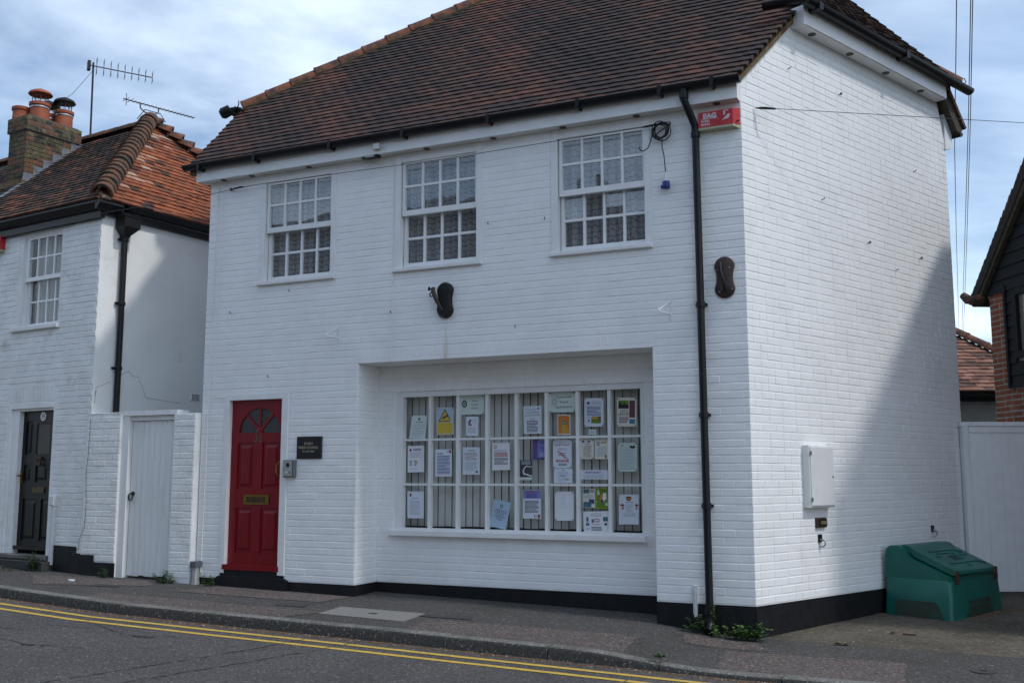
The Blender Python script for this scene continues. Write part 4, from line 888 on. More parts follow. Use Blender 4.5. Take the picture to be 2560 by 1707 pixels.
mb = MB(SD); text_mesh(mb, 'CYCLES', SD, 1.132, -.0395, .706, .044, sx=.72); mb.build('lettering', 'gold lettering', t, clean=False)
for s, z, lab in ((1.10, .565, 'iron cycle ring on the side wall below the small black sign'), (3.46, .58, 'iron cycle ring on the side wall above the green grit bin')):
    t = thing('cycle_ring', SD(s, -.02, z-.1), lab, 'ring')
    mb = MB(SD); mb.box(s-.025, s+.03, -.018, 0, z-.035, z+.04); mb.build('back_plate', 'black iron', t)
    mb = MB(); mb.torus(SD(s+.004, -.026, z-.045), .034, .0085, tuple(SD.a*.9 + SD.i*.5), 18, 6); mb.build('ring', 'galvanised', t, smooth=True)
# ------------------------------------------------------------------ notices
def zA(x, y): return (960 + x/3.734, 940 + y/3.734)
def zB(x, y): return (1260 + x/3.7325, 940 + y/3.7325)
def on_glass(px, yy=.530):
    """photo pixel (2560 wide) to the plane just behind the panes"""
    fx = (px[0]-1280)/2547.5; fy = (853.5-px[1])/2547.5
    fw = Vector((-math.sin(YAW)*math.cos(PITCH), math.cos(YAW)*math.cos(PITCH), math.sin(PITCH))); rt = Vector((math.cos(YAW), math.sin(YAW), 0)); up = rt.cross(fw)
    dr = fw + rt*fx + up*fy; k = (yy-CAM.y)/dr.y; p = CAM + dr*k; return p.x, p.z
def notice(q, label, paper, prints=(), name='notice', texts=(), pins=0):
    """q: four photo corners (tl,tr,br,bl). prints: (u0,u1,v0,v1,material) in page fractions, or ('lines',u0,u1,v0,v1,n,material)"""
    c = [on_glass(p) for p in q]
    def at(u, v, y):
        x = (c[0][0]*(1-u)+c[1][0]*u)*(1-v) + (c[3][0]*(1-u)+c[2][0]*u)*v; z = (c[0][1]*(1-u)+c[1][1]*u)*(1-v) + (c[3][1]*(1-u)+c[2][1]*u)*v
        return Vector((x, y, z))
    xs = [p[0] for p in c]; zs = [p[1] for p in c]
    t = thing(name, (sum(xs)/4, .53, min(zs)), label, 'notice', None)
    mb = MB(); nu = 5; n0 = RNG.uniform(0, 6); bend = lambda u, v: .530 + .0006*math.sin(u*4+n0)*v + .0004*v*v
    for k in range(nu):
        for j in range(nu):
            u0, u1, v0, v1 = k/nu, (k+1)/nu, j/nu, (j+1)/nu
            mb.poly([at(u0, v1, bend(u0, v1)), at(u1, v1, bend(u1, v1)), at(u1, v0, bend(u1, v0)), at(u0, v0, bend(u0, v0))])
    mb.build('sheet', paper, t, clean=False, smooth=True)
    by = {}
    def add(u0, u1, v0, v1, m, dy=.0012):
        g = by.setdefault(m, MB()); y = bend((u0+u1)/2, (v0+v1)/2) - dy - .0006
        g.poly([at(u0, v1, y), at(u1, v1, y), at(u1, v0, y), at(u0, v0, y)])
    r = random.Random(label)
    for lv, p in enumerate(prints):
        if p[0] == 'lines':
            _, u0, u1, v0, v1, n, m = p
            for k in range(n):
                v = v0 + (v1-v0)*(k+.5)/n; h = (v1-v0)/n*.24; w = (u1-u0)*r.uniform(.0, .35) if k % 4 == 3 else (u1-u0)*r.uniform(0, .08)
                add(u0, u1-w, v-h, v+h, m)
        elif p[0] == 'disc':
            _, u, v, ru, rv, m = p; g = by.setdefault(m, MB()); y = bend(u, v) - .0014 - .0002*lv
            g.poly([at(u+ru*math.cos(2*math.pi*k/20), v-rv*math.sin(2*math.pi*k/20), y) for k in range(20)])
        elif p[0] == 'poly':
            _, pts, m = p; g = by.setdefault(m, MB()); g.poly([at(u, v, bend(u, v) - .0014 - .0003*lv) for u, v in pts])
        else: add(*p[:4], p[4], .0008 + .0003*lv)
    wpg = abs(c[1][0]-c[0][0])
    for body, u, v, size, m, rot in texts:
        p = at(u, v, .530); text_mesh(by.setdefault(m, MB()), body, WORLD, p.x, .5262, p.z - size*.35, size, rot=rot)
    for m, g in by.items(): g.build('print', m, t, clean=False)
    for k in range(pins):
        u, v = ((.05, .04), (.95, .04), (.05, .96), (.95, .96))[k]; p = at(u, v, .527); mb = MB(); mb.lathe(p, [(.006, 0), (.006, .003)], 8, (0, -1, 0)); mb.build('tack', 'paper black', t)
    return t
def rA(x0, y0, x1, y1): return [zA(x0, y0), zA(x1, y0), zA(x1, y1), zA(x0, y1)]
def rB(x0, y0, x1, y1): return [zB(x0, y0), zB(x1, y0), zB(x1, y1), zB(x0, y1)]
K, KB, KR, KG = 'notice print', 'notice print blue', 'notice print red', 'notice print green'
PL = 'paper pale line'
notice([zA(262, 368), zA(405, 366), zA(385, 580), zA(235, 580)], 'curling pale notice with small green crest, left of the yellow camera sign', 'paper green white', [('disc', .5, .16, .07, .06, 'paper emblem'), (.28, .78, .27, .295, K), ('lines', .12, .88, .36, .95, 8, PL)])
notice([zA(492, 296), zA(648, 292), zA(648, 543), zA(492, 547)], 'yellow warning sign with black triangle and camera symbol', 'paper white', [(.03, .97, .02, .53, 'paper sky'), ('poly', [(.5, .04), (.90, .53), (.10, .53)], 'paper black'), ('poly', [(.5, .115), (.82, .495), (.18, .495)], 'paper yellow'), ('poly', [(.33, .37), (.60, .28), (.63, .34), (.36, .44)], 'paper black'), ('poly', [(.56, .30), (.66, .27), (.68, .33), (.60, .36)], 'paper black'), (.04, .96, .55, .97, 'paper yellow'), ('lines', .12, .88, .57, .95, 6, 'paper dusk')], pins=2)
notice([zA(707, 181), zA(935, 175), zA(937, 354), zA(707, 361)], 'pale board lettered Parish Council Notices with green crest', 'paper green white', [('disc', .20, .44, .105, .20, 'paper emblem'), ('disc', .20, .44, .05, .10, 'paper mint'), ('disc', .20, .44, .03, .06, 'paper emblem')], texts=[('Parish', .62, .29, .030, K, .02), ('Council', .62, .48, .030, K, .02), ('Notices', .62, .67, .030, K, .02)], pins=4)
notice(rA(765, 378, 880, 557), 'small notice with red and black logo under the parish board', 'paper cool', [(.30, .44, .13, .22, K), (.24, .40, .20, .30, 'paper black'), (.18, .32, .29, .36, 'paper black'), (.22, .48, .37, .47, KR), ('lines', .55, .9, .12, .36, 4, PL), ('lines', .15, .85, .55, .88, 7, PL)])
notice([zB(180, 282), zB(350, 276), zB(352, 534), zB(184, 538)], 'notice headed Spring Fundraising Event in green', 'paper cool', [('disc', .17, .12, .05, .035, PL), ('disc', .82, .10, .05, .035, KB), ('lines', .3, .72, .08, .18, 3, PL), (.18, .82, .225, .245, K), ('lines', .18, .82, .52, .95, 8, K)], texts=[('Spring Fundraising', .5, .325, .024, KG, .03), ('Event', .5, .46, .026, KG, .03)])
notice([zB(420, 153), zB(667, 146), zB(667, 334), zB(420, 339)], 'pale board lettered Community Events And Notices', 'paper green white', [('disc', .21, .48, .125, .22, 'paper pale line'), ('disc', .21, .48, .11, .20, 'paper green white'), ('disc', .21, .48, .07, .14, K), ('disc', .21, .48, .05, .11, 'paper green white')], texts=[('Community', .57, .23, .037, K, .03), ('Events', .57, .48, .037, K, .03), ('And Notices', .57, .73, .037, K, .03)], pins=4)
notice(rB(498, 360, 620, 547), 'orange poster with white border and grey oval', 'paper white', [(.06, .94, .04, .95, 'paper orange'), (.34, .70, .30, .95, 'paper amber'), ('disc', .56, .40, .21, .11, 'paper teal'), ('disc', .56, .40, .14, .06, 'paper amber'), (.62, .90, .68, .92, 'paper amber')])
notice(rB(750, 205, 930, 470), 'white notice with dark blue cross and sunset photograph', 'paper cool', [('poly', [(.17, .12), (.24, .12), (.24, .16), (.30, .165), (.30, .195), (.24, .20), (.23, .24), (.18, .24), (.17, .20), (.11, .195), (.11, .165), (.17, .16)], 'paper navy'), ('lines', .38, .9, .10, .24, 3, PL), ('lines', .12, .88, .28, .62, 7, KB), (.36, .86, .64, .88, 'paper dusk'), (.36, .70, .65, .74, 'paper amber'), (.36, .86, .78, .88, 'paper field'), (.20, .28, .76, .84, KB), ('lines', .14, .32, .64, .74, 2, PL)], pins=4)
notice(rB(788, 497, 862, 545), 'tiny pale green card under the sunset notice', 'paper mint', [('lines', .1, .9, .2, .8, 3, PL)])
notice(rB(1053, 200, 1237, 470), "cream poster lettered LET'S DANCE with purple stripe", 'paper cream', [(.08, .60, .10, .38, 'paper field'), (.09, .60, .24, .38, 'paper black'), (.12, .22, .17, .26, 'paper black'), (.34, .42, .18, .26, 'paper black'), (.64, .92, .10, .69, 'paper maroon'), (.64, .92, .75, .90, 'paper cyan'), ('lines', .10, .60, .66, .88, 4, 'paper maroon')], texts=[("LET'S", .36, .48, .034, 'paper black', 0), ('DANCE!!', .36, .575, .034, 'paper black', 0)], pins=4)
notice([zA(222, 650), zA(373, 646), zA(375, 893), zA(220, 899)], 'white notice with dark crest and short table in the middle row', 'paper white', [('disc', .18, .16, .065, .055, 'paper maroon'), ('lines', .34, .85, .10, .20, 2, K), ('lines', .12, .9, .24, .46, 5, PL), ('lines', .13, .27, .54, .76, 4, K), ('lines', .40, .60, .54, .76, 4, K), ('lines', .15, .6, .85, .9, 1, PL)])
notice(rA(478, 683, 635, 935), 'white notice with red logo in its top corner', 'paper cool', [(.82, .94, .03, .13, KR), (.70, .80, .03, .12, PL), ('lines', .12, .5, .13, .20, 2, K), ('lines', .12, .9, .22, .92, 13, KB)])
notice(rA(735, 663, 895, 918), 'plain white text notice with small black mark at its foot', 'paper cool', [('lines', .30, .72, .10, .14, 1, K), ('lines', .12, .86, .18, .48, 6, 'litter pale'), ('lines', .12, .86, .52, .84, 8, PL), (.78, .88, .86, .93, 'paper navy'), (.68, .76, .88, .92, PL)])
notice([zA(1010, 622), zA(1172, 617), zA(1178, 874), zA(1010, 879)], 'white notice with small red crest and reddish text lines', 'paper white', [('disc', .19, .15, .075, .06, KR), ('disc', .19, .15, .05, .04, 'paper cream'), ('lines', .12, .88, .25, .36, 3, PL), ('lines', .12, .90, .36, .52, 4, KR), ('lines', .12, .9, .54, .80, 6, K)])
notice(rB(145, 783, 262, 968), 'dark grey leaflet with white curved chain', 'paper grey', [('lines', .15, .9, .04, .22, 3, PL), ('poly', [(.52, .28), (.62, .26), (.42, .42), (.34, .56), (.40, .66), (.62, .70), (.98, .78), (.98, .84), (.60, .76), (.32, .72), (.24, .58), (.32, .42)], 'paper white'), ('poly', [(.60, .28), (.98, .33), (.98, .36), (.60, .33)], 'paper white'), (.0, 1, .86, 1, 'paper mint')])
notice(rB(268, 590, 318, 780), 'narrow purple leaflet tucked behind another by the mullion', 'paper purple', [('lines', .3, .6, .05, .95, 6, 'paper maroon')])
notice(rB(315, 593, 392, 775), 'white and purple leaflet by the mullion', 'paper lilac', [('lines', .15, .85, .12, .22, 2, K), ('lines', .2, .8, .32, .55, 3, KB), ('lines', .2, .85, .66, .86, 4, PL), (.0, 1, .93, 1, 'paper navy')])
notice(rB(457, 590, 632, 857), 'white poster lettered QUIZ NIGHT with slanting red stamp', 'paper cool', [('lines', .3, .7, .07, .13, 2, PL), ('lines', .25, .75, .28, .40, 3, PL), ('poly', [(.20, .44), (.26, .38), (.82, .66), (.76, .73)], KR), ('poly', [(.23, .44), (.27, .405), (.79, .665), (.75, .705)], 'paper white'), ('poly', [(.31, .455), (.335, .435), (.71, .645), (.685, .665)], KR), ('lines', .3, .7, .46, .58, 2, KB), ('lines', .15, .88, .70, .80, 3, KR), ('lines', .3, .75, .83, .93, 2, K)], texts=[('QUIZ NIGHT', .5, .185, .031, KR, .02)], pins=4)
notice(rB(463, 862, 638, 997), 'white half sheet pinned under the quiz poster', 'paper cool', [('disc', .52, .10, .035, .045, 'paper navy'), ('lines', .25, .78, .18, .95, 8, PL), ('lines', .35, .65, .45, .52, 1, K), (.62, .86, .72, .78, 'paper amber')])
notice(rB(710, 585, 838, 773), 'cream notice with two blue squares at its head', 'paper cream', [(.14, .30, .08, .19, KB), (.55, .72, .08, .19, KB), ('lines', .32, .80, .25, .29, 1, KR), ('lines', .25, .85, .33, .92, 11, 'litter pale')], pins=4)
notice(rB(847, 585, 972, 773), 'pale notice with orange heading and small orange figure', 'paper cream', [(.45, .86, .15, .22, 'paper amber'), ('lines', .15, .38, .11, .34, 3, KB), ('lines', .18, .88, .36, .88, 9, PL), ('disc', .82, .86, .09, .07, 'paper amber'), (.79, .84, .77, .98, 'tarnished brass')])
notice(rB(715, 875, 968, 963), 'long low white notice with blue heading', 'paper cool', [('lines', .16, .78, .12, .36, 2, KB), ('lines', .12, .88, .46, .95, 5, PL)])
notice(rB(1060, 620, 1243, 890), 'pale green notice with black inked drawing in its corner', 'paper mint', [('poly', [(.60, .12), (.70, .10), (.78, .13), (.84, .08), (.90, .14), (.86, .20), (.76, .22), (.70, .18), (.62, .17)], 'paper black'), (.17, .30, .09, .12, K), ('lines', .12, .88, .18, .94, 15, PL)], pins=4)
notice(rA(217, 1073, 372, 1325), 'white notice with dark crest alone in the bottom corner pane', 'paper cool', [('disc', .20, .14, .065, .06, 'paper maroon'), ('lines', .28, .72, .235, .265, 1, K), ('lines', .14, .8, .33, .88, 11, PL)])
notice([zA(1030, 1145), zA(1187, 1181), zA(1136, 1433), zA(979, 1396)], 'tilted pale blue notice slipped down in the bottom row', 'paper sky', [('disc', .50, .19, .085, .065, 'paper emblem'), ('disc', .50, .19, .04, .03, 'paper mint')], texts=[('OFFICE NOW', .52, .345, .022, K, -.22), ('CLOSED DOWN', .50, .425, .022, K, -.22), ('FOR ANY', .50, .505, .022, K, -.22), ('EMERGENCIES', .51, .59, .022, K, -.22), ('PHONE', .50, .68, .022, K, -.22)])
notice(rB(177, 1062, 346, 1327), 'notice with purple blue header and small red logo', 'paper cool', [(.02, .98, .01, .30, 'paper lilac'), ('lines', .15, .8, .05, .11, 1, KR), ('lines', .2, .8, .13, .27, 3, 'paper navy'), ('lines', .10, .9, .36, .80, 10, K), (.82, .94, .86, .97, KR), (.64, .68, .86, .97, 'paper navy'), (.73, .78, .88, .96, PL)])
notice(rB(475, 1075, 652, 1347), 'almost blank white sheet in the bottom row', 'paper white', [('lines', .3, .62, .1, .6, 8, 'paper cool')], pins=4)
notice(rB(735, 1050, 850, 1228), 'pale leaflet with two dark teal photographs', 'paper cream', [(.06, .52, .03, .24, 'paper teal'), ('lines', .58, .92, .06, .2, 2, K), ('lines', .08, .9, .32, .52, 4, PL), (.06, .70, .68, .97, 'paper teal'), (.50, .94, .55, .78, 'paper navy'), ('poly', [(.1, .95), (.3, .75), (.5, .9)], 'paper cyan')])
notice(rB(858, 1042, 977, 1235), 'green and yellow poster of orange and white dancers', 'paper lime', [(.04, .93, .05, .97, 'paper field'), ('poly', [(.10, .12), (.20, .06), (.32, .30), (.12, .36)], 'paper mint'), ('poly', [(.34, .34), (.52, .28), (.66, .34), (.70, .52), (.46, .62), (.26, .56)], 'paper orange'), ('poly', [(.56, .26), (.78, .22), (.84, .50), (.62, .66), (.50, .60)], 'paper white'), ('poly', [(.40, .56), (.62, .58), (.56, .74), (.40, .70)], 'paper navy'), (.74, .92, .72, .86, 'paper cream')])
notice([zB(737, 1262), zB(983, 1257), zB(985, 1453), zB(745, 1450)], 'landscape notice of small pictures with red lettering in the centre', 'paper white', [('lines', .30, .72, .08, .26, 3, PL), (.32, .40, .38, .56, KB), (.42, .62, .37, .52, KR), (.44, .60, .41, .48, 'paper white'), ('lines', .34, .66, .62, .66, 1, K), (.12, .20, .28, .50, 'paper teal'), (.10, .23, .56, .70, 'paper cyan'), (.76, .94, .28, .48, 'paper teal'), ('disc', .86, .63, .06, .055, 'paper navy'), ('lines', .30, .72, .74, .95, 3, K), ('lines', .08, .24, .78, .92, 3, PL)])
notice(rB(1072, 1103, 1257, 1382), 'white notice with red crest and red poppies at both edges', 'paper cool', [('poly', [(.36, .09), (.42, .07), (.58, .07), (.63, .09), (.62, .17), (.56, .21), (.44, .21), (.38, .17)], 'rusty hasp'), ('disc', .5, .14, .08, .04, 'paper orange'), ('lines', .32, .72, .245, .275, 1, K), ('disc', .18, .36, .10, .045, KR), ('disc', .90, .36, .08, .045, KR), (.15, .26, .43, .49, KR), (.85, .93, .44, .50, KR), ('lines', .35, .72, .31, .60, 6, PL), ('lines', .22, .84, .62, .74, 3, PL)])
# ================================================================== HOUSE 39 (left neighbour)
TH = R(6.6); C39 = Vector((-8.3816, -.05, 0))
F9 = Frame(C39, (math.cos(TH), -math.sin(TH)))          # a runs right; the house lies at a<0
S9 = Frame(C39, (math.sin(TH), math.cos(TH)))
h9 = thing('white_cottage', F9(-3.5, 1, 0), 'white painted brick cottage with orange tiled hip roof and black front door', 'building')
win9 = (-1.68, -.822, 3.20, 4.49); door9 = (-1.725, -.79, .05, 2.10)
mb = MB(F9); sheet_wall(mb, -7.5, 0, -.25, 4.72, [(*win9, .09), (*door9, .11)]); wf = mb.build('front_wall', 'old white brick paint', h9, clean=False)
bs = lay(-3.4, -.004, .03, 4.62, course=.0775, L=.230, perp=.008, skip=[(-1.76, -.80, 3.14, 4.52), (-1.80, -.745, -.1, 2.40)], jit=.010, joint=.012, start=.03)
for k in range(13): bs.append((-1.735 + k*.0757, 2.275 + .012*math.sin(math.pi*k/12), .062, .215))
masonry([(F9, bs, wf, 0)], None, 'old white brick paint', 300, proud=.006, wob=.5, rough=.0012)
mb = MB(S9); mb.quad((0, 0, -.3), (4.4, 0, -.3), (4.4, 0, 4.75), (0, 0, 4.75)); mb.build('side_wall', 'white render', h9, clean=False)
mb = MB(F9); mb.quad((-7.5, 0, -.3), (-7.5, 4.4, -.3), (-7.5, 4.4, 5.5), (-7.5, 0, 5.5)); mb.quad((-7.5, 4.4, -.3), (0, 4.4, -.3), (0, 4.4, 4.75), (-7.5, 4.4, 4.75)); mb.build('rear_wall', 'white render', h9, clean=False)
# cracks in the render
def hair(fr, pts, w, parent, name='crack'):
    mb = MB(fr)
    for (a, z), (b, y) in zip(pts, pts[1:]):
        L = math.hypot(b-a, y-z); nx, nz = -(y-z)/L*w, (b-a)/L*w; mb.quad((a+nx, -.0018, z+nz), (a-nx, -.0018, z-nz), (b-nx, -.0018, y-nz), (b+nx, -.0018, y+nz))
    mb.build(name, 'old mortar', parent, clean=False)
hair(S9, [(.34, 2.45), (.45, 2.53), (.53, 2.56), (.60, 2.50), (.68, 2.50), (.73, 2.42), (.82, 2.23), (1.0, 2.215), (1.4, 2.19)], .0022, h9)
hair(S9, [(.02, 2.30), (.10, 2.33), (.25, 2.40)], .002, h9); hair(S9, [(.02, 2.20), (.05, 2.28), (.03, 2.10)], .003, h9)
# roof
EZ = 4.74; AP = Vector((-1.83, 2.1, 6.77)); OV = .15
Uf = Vector(F9.i*(AP.y+OV) + Vector((0, 0, AP.z-EZ))).normalized(); Lf = math.hypot(AP.y+OV, AP.z-EZ)
Pf9 = F9(0, -OV, EZ)
def in9f(u):
    return (-5.3, OV - (OV - AP.x)*u/Lf) if u < Lf - .03 else None
def tint9f(w, u, p): return .14 + .72*RNG.random()**1.2*(.62 + .7*noise.noise(Vector((w*1.5, u*1.8, 3)))) + .22*sstep(.9, 0, u)*RNG.random()
t1 = tile_plane(Pf9, F9.a, Uf, in9f, 27, gauge=.106, width=.168, tintf=tint9f, jit=1.0)
Us = (S9.i*(-AP.x+OV) + Vector((0, 0, AP.z-EZ))).normalized(); Ls = math.hypot(-AP.x+OV, AP.z-EZ); Ps9 = S9(0, -OV, EZ)
def in9s(u): q = u/Ls; return (-OV + (AP.y+OV)*q, 4.35 - 2.25*q)
def tint9s(w, u, p):
    v = .30 + .30*(noise.noise(Vector((w*1.6, u*4, 2)))*.5+.5) + .28*RNG.random()
    if RNG.random() < .06: v = .16 + .1*RNG.random()
    e = w - (-OV + (AP.y+OV)*u/Ls)
    if e < .6 and noise.noise(Vector((w*2, u*6, 9))) > -.1 + .5*e/.6: v = .86 + .14*RNG.random()
    return v
t2 = tile_plane(Ps9, S9.a, Us, in9s, 26, gauge=.106, width=.168, tintf=tint9s, jit=1.5)
mb = MB()
mb.poly([F9(-7.6, -OV, EZ), F9(OV, -OV, EZ), F9(AP.x, AP.y, AP.z), F9(-7.6, AP.y, AP.z)])
mb.poly([S9(-OV, -OV, EZ), S9(4.4, -OV, EZ), F9(AP.x, AP.y, AP.z)])
mb.poly([F9(-7.6, AP.y, AP.z), F9(AP.x, AP.y, AP.z), F9(OV, 4.35, EZ), F9(-7.6, 4.35, EZ)])
roof9 = mb.build('roof', 'roof underlay', h9, clean=False)
nn = 190; t1.sort(key=lambda t: -t[0]); t2.sort(key=lambda t: -t[0])
lay_tiles(t1, 'roof tile dark orange', roof9, 170); lay_tiles(t2, 'roof tile orange', roof9, 130)
hA = F9(OV-.02, -OV+.02, EZ+.03); hB = F9(AP.x, AP.y, AP.z+.06); nb = 21
for k in range(nb):
    a = hA + (hB-hA)*(k/nb); b = hA + (hB-hA)*((k+1.5)/nb); jz = Vector((RNG.uniform(-.008, .008), 0, RNG.uniform(-.006, .006))); half_round(a + jz + Vector((0, 0, .028)), b + jz + Vector((0, 0, .004)), .148+RNG.uniform(-.006, .006), .132, (.1, -.1, 1), 'bonnet tile', roof9, 'bonnet_tile', collar=False, thick=.03)
hC = F9(OV, 4.35, EZ+.03)
for k in range(18):
    a = hC + (hB-hC)*(k/18); b = hC + (hB-hC)*((k+1.35)/18); half_round(a + Vector((0, 0, .05)), b + Vector((0, 0, -.02)), .14, .10, (.1, .1, 1), 'hip tile', roof9, 'bonnet_tile', collar=False, thick=.02)
for k in range(17):
    a = F9(AP.x - .1 - k*.33, AP.y, AP.z+.02); b = F9(AP.x - .1 - (k+1.03)*.33, AP.y, AP.z+.02); half_round(a, b, .10, .095, (0, 0, 1), 'bonnet tile', roof9, 'ridge_tile', collar=False)
mb = MB(); mb.lathe(hB + Vector((0, 0, -.06)), [(.16, 0), (.15, .08), (.09, .14), (.01, .16)], 12); mb.build('hip_cap', 'bonnet tile', roof9, smooth=True)
# gutters (moulded box section) and hopper
def ogee(name, A, B, outv, parent, h=.115):
    o = Vector(outv); mb = MB(); prof = [(0, 0), (.085, 0), (.10, -.02), (.10, -.035), (.075, -.06), (.055, -.09), (.02, -h), (0, -h)]
    mb.loft([[Vector(p) + o*x + Vector((0, 0, z)) for x, z in prof] for p in (A, B)]); return mb.build(name, 'weathered black gutter', parent, smooth=True)
ogee('gutter', F9(-7.6, -.075, EZ+.0), F9(.10, -.075, EZ+.0), tuple(-F9.i), h9)
ogee('gutter', S9(-.17, -.075, EZ-.01), S9(.20, -.075, EZ-.01), tuple(-S9.i), h9); ogee('gutter', S9(.28, -.06, EZ+.035), S9(4.4, -.06, EZ+.035), tuple(-S9.i), h9, .10)
mb = MB(F9); mb.box(-7.6, .06, -.07, .0, 4.53, 4.64); mb.build('eaves_board', 'weathered black gutter', h9)
mb = MB(S9); mb.box(-.05, 4.4, -.06, .0, 4.575, 4.66); mb.build('eaves_board', 'weathered black gutter', h9)
mb = MB(S9); s0 = .32
def hop(s, w, d, z): return [S9(s-w, -.02, z), S9(s+w, -.02, z), S9(s+w, -.02-d, z), S9(s-w, -.02-d, z)]
mb.loft([hop(s0, .05, .07, 4.33), hop(s0, .055, .09, 4.36), hop(s0, .125, .19, 4.45), hop(s0, .125, .19, 4.58), hop(s0, .135, .20, 4.585), hop(s0, .135, .20, 4.60)]); mb.build('hopper', 'black iron', h9)
mb = MB(); mb.tube([S9(s0, -.06, 4.36), S9(s0, -.06, -.1)], .040, 14); pp = mb.build('downpipe', 'black iron', h9, smooth=True)
for z in (4.30, 3.44, 2.58):
    mb = MB(); mb.lathe(S9(s0, -.06, z-.025), [(.04, 0), (.05, .006), (.05, .044), (.04, .05)], 14); mb.box(0, 0, 0, 0, 0, 0); mb.tube([S9(s0-.075, -.03, z), S9(s0+.075, -.03, z)], .018, 8); mb.build('pipe_collar', 'black iron', pp, smooth=True)
# air brick
mb = MB(S9); mb.bevbox(1.585, 1.745, -.012, 0, 2.238, 2.342, .004); ab = mb.build('air_brick', 'white render', h9)
mb = MB(S9)
for k in range(6):
    for j in range(4): mb.box(1.60+k*.0235, 1.614+k*.0235, -.0135, -.0122, 2.250+j*.0225, 2.264+j*.0225)
mb.build('air_holes', 'dark void', ab)
# sash window of the cottage
w9 = put('sash_window', None, F9(-1.25, 0, 3.15), h9)
mb = MB(F9); mb.box(-1.76, -1.655, .02, .12, 3.20, 4.53); mb.box(-.835, -.80, .02, .12, 3.20, 4.53); mb.box(-1.655, -.835, .02, .12, 4.47, 4.53); mb.build('frame', 'white gloss paint', w9)
mb = MB(F9); mb.bevbox(-1.84, -.775, -.05, .12, 3.150, 3.205, .006); mb.build('sill', 'old white brick paint', w9)
for nm, gy, zb, zt in (('upper_sash', .05, 3.85, 4.475), ('lower_sash', .095, 3.205, 3.90)):
    pl, prr = -1.592, -.845; mb = MB(F9)
    mb.box(-1.655, pl, gy-.02, gy+.02, zb, zt); mb.box(prr, -.835, gy-.02, gy+.02, zb, zt); mb.box(pl, prr, gy-.019, gy+.02, zb, zb+.055); mb.box(pl, prr, gy-.019, gy+.02, zt-.035, zt)
    for k in (1, 2, 3): mb.box(pl+(prr-pl)*k/4-.012, pl+(prr-pl)*k/4+.012, gy-.014, gy+.01, zb+.055, zt-.035)
    zm = (zb+.055+zt-.035)/2; mb.box(pl, prr, gy-.013, gy+.01, zm-.012, zm+.012); mb.build(nm, 'white gloss paint', w9)
    for k in range(4):
        for z0, z1 in ((zb+.055, zm-.012), (zm+.012, zt-.035)):
            q = MB(F9); e = RNG.uniform(-.001, .001); q.quad((pl+(prr-pl)*k/4, gy+e, z0), (pl+(prr-pl)*(k+1)/4, gy-e, z0), (pl+(prr-pl)*(k+1)/4, gy-e, z1), (pl+(prr-pl)*k/4, gy+e, z1)); q.build('pane', 'shop glass', w9, clean=False)
t = thing('cottage_curtain', F9(-1.25, .2, 3.2), 'cream curtain drawn across the upstairs window of the cottage', 'curtain')
mb = MB(F9)
for k in range(60):
    a = -1.66 + k*.0142; y = lambda q: .22 + .03*math.sin(q*55); mb.quad((a, y(a), 3.2), (a+.0142, y(a+.0142), 3.2), (a+.0142, y(a+.0142), 4.5), (a, y(a), 4.5))
mb.build('cloth', 'curtain cloth', t, smooth=True, clean=False)
# front door 39
d9 = put('front_door', None, F9(-1.25, .1, .2), h9); y0 = .085
mb = MB(F9); mb.box(-1.725, -1.565, .02, .11, .05, 2.10); mb.box(-1.565, -.79, .02, .11, 2.052, 2.10); mb.prism([(-1.74, 2.085), (-.79, 2.085), (-.79, 2.130), (-1.0, 2.15), (-1.26, 2.158), (-1.52, 2.150), (-1.74, 2.125)], -.012, .09); mb.build('door_frame', 'old white brick paint', d9)
mb = MB(F9); door_leaf(mb, -1.565, -.79, .235, 2.052, y0, [(-1.50, -1.345, 1.47, 1.92), (-.90, -.80, 1.47, 1.92), (-1.50, -1.345, 1.10, 1.33), (-1.24, -.98, 1.10, 1.33), (-.90, -.80, 1.10, 1.33), (-1.48, -1.18, .33, .88), (-1.08, -.80, .33, .88)], (-1.254, -.965, 1.473, 1.886)); lf = mb.build('door_leaf', 'black door paint', d9, clean=False)
mb = MB(F9); mb.quad((-1.254, y0+.014, 1.473), (-.965, y0+.014, 1.473), (-.965, y0+.014, 1.886), (-1.254, y0+.014, 1.886)); mb.build('door_pane', 'vent grey', lf, clean=False)
mb = MB(F9); mb.box(-1.275, -1.016, y0-.012, y0-.001, .958, 1.036); mb.build('letter_plate', 'tarnished brass', d9)
mb = MB(); mb.torus(F9(-1.14, y0-.03, 1.375), .05, .011, tuple(F9.i), 18, 7); mb.lathe(F9(-1.14, y0-.001, 1.42), [(.03, 0), (.02, .03)], 10, tuple(-F9.i)); mb.build('knocker', 'tarnished brass', d9, smooth=True)
mb = MB(F9); mb.box(-1.56, -1.525, y0-.01, y0, 1.07, 1.25); mb.tube([F9(-1.545, y0-.01, 1.19), F9(-1.545, y0-.05, 1.19), F9(-1.625, y0-.055, 1.19)], .009, 8); mb.build('door_handle', 'brass', d9)
mb = MB(); mb.lathe(F9(-1.131, y0-.001, 1.976), [(.062, 0), (.062, .004), (.056, .006)], 22, tuple(-F9.i)); dn = mb.build('number_disc', 'white plastic', d9)
mb = MB(F9); text_mesh(mb, '39', F9, -1.131, y0-.0085, 1.944, .088, sx=.8); mb.build('numerals', 'paper emblem', dn, clean=False)
mb = MB(F9); mb.prism([(-1.60, .215), (-.78, .215), (-.785, .262), (-1.595, .262)], .035, .09); mb.build('weather_bar', 'black door paint', d9)
mb = MB(F9); mb.bevbox(-1.95, -.72, -.06, .12, .10, .16, .01); mb.build('threshold', 'kerb concrete', h9)
mb = MB(F9); mb.box(-2.4, -.62, -.16, .06, -.2, .09); mb.build('door_step', 'dark asphalt patch', h9)
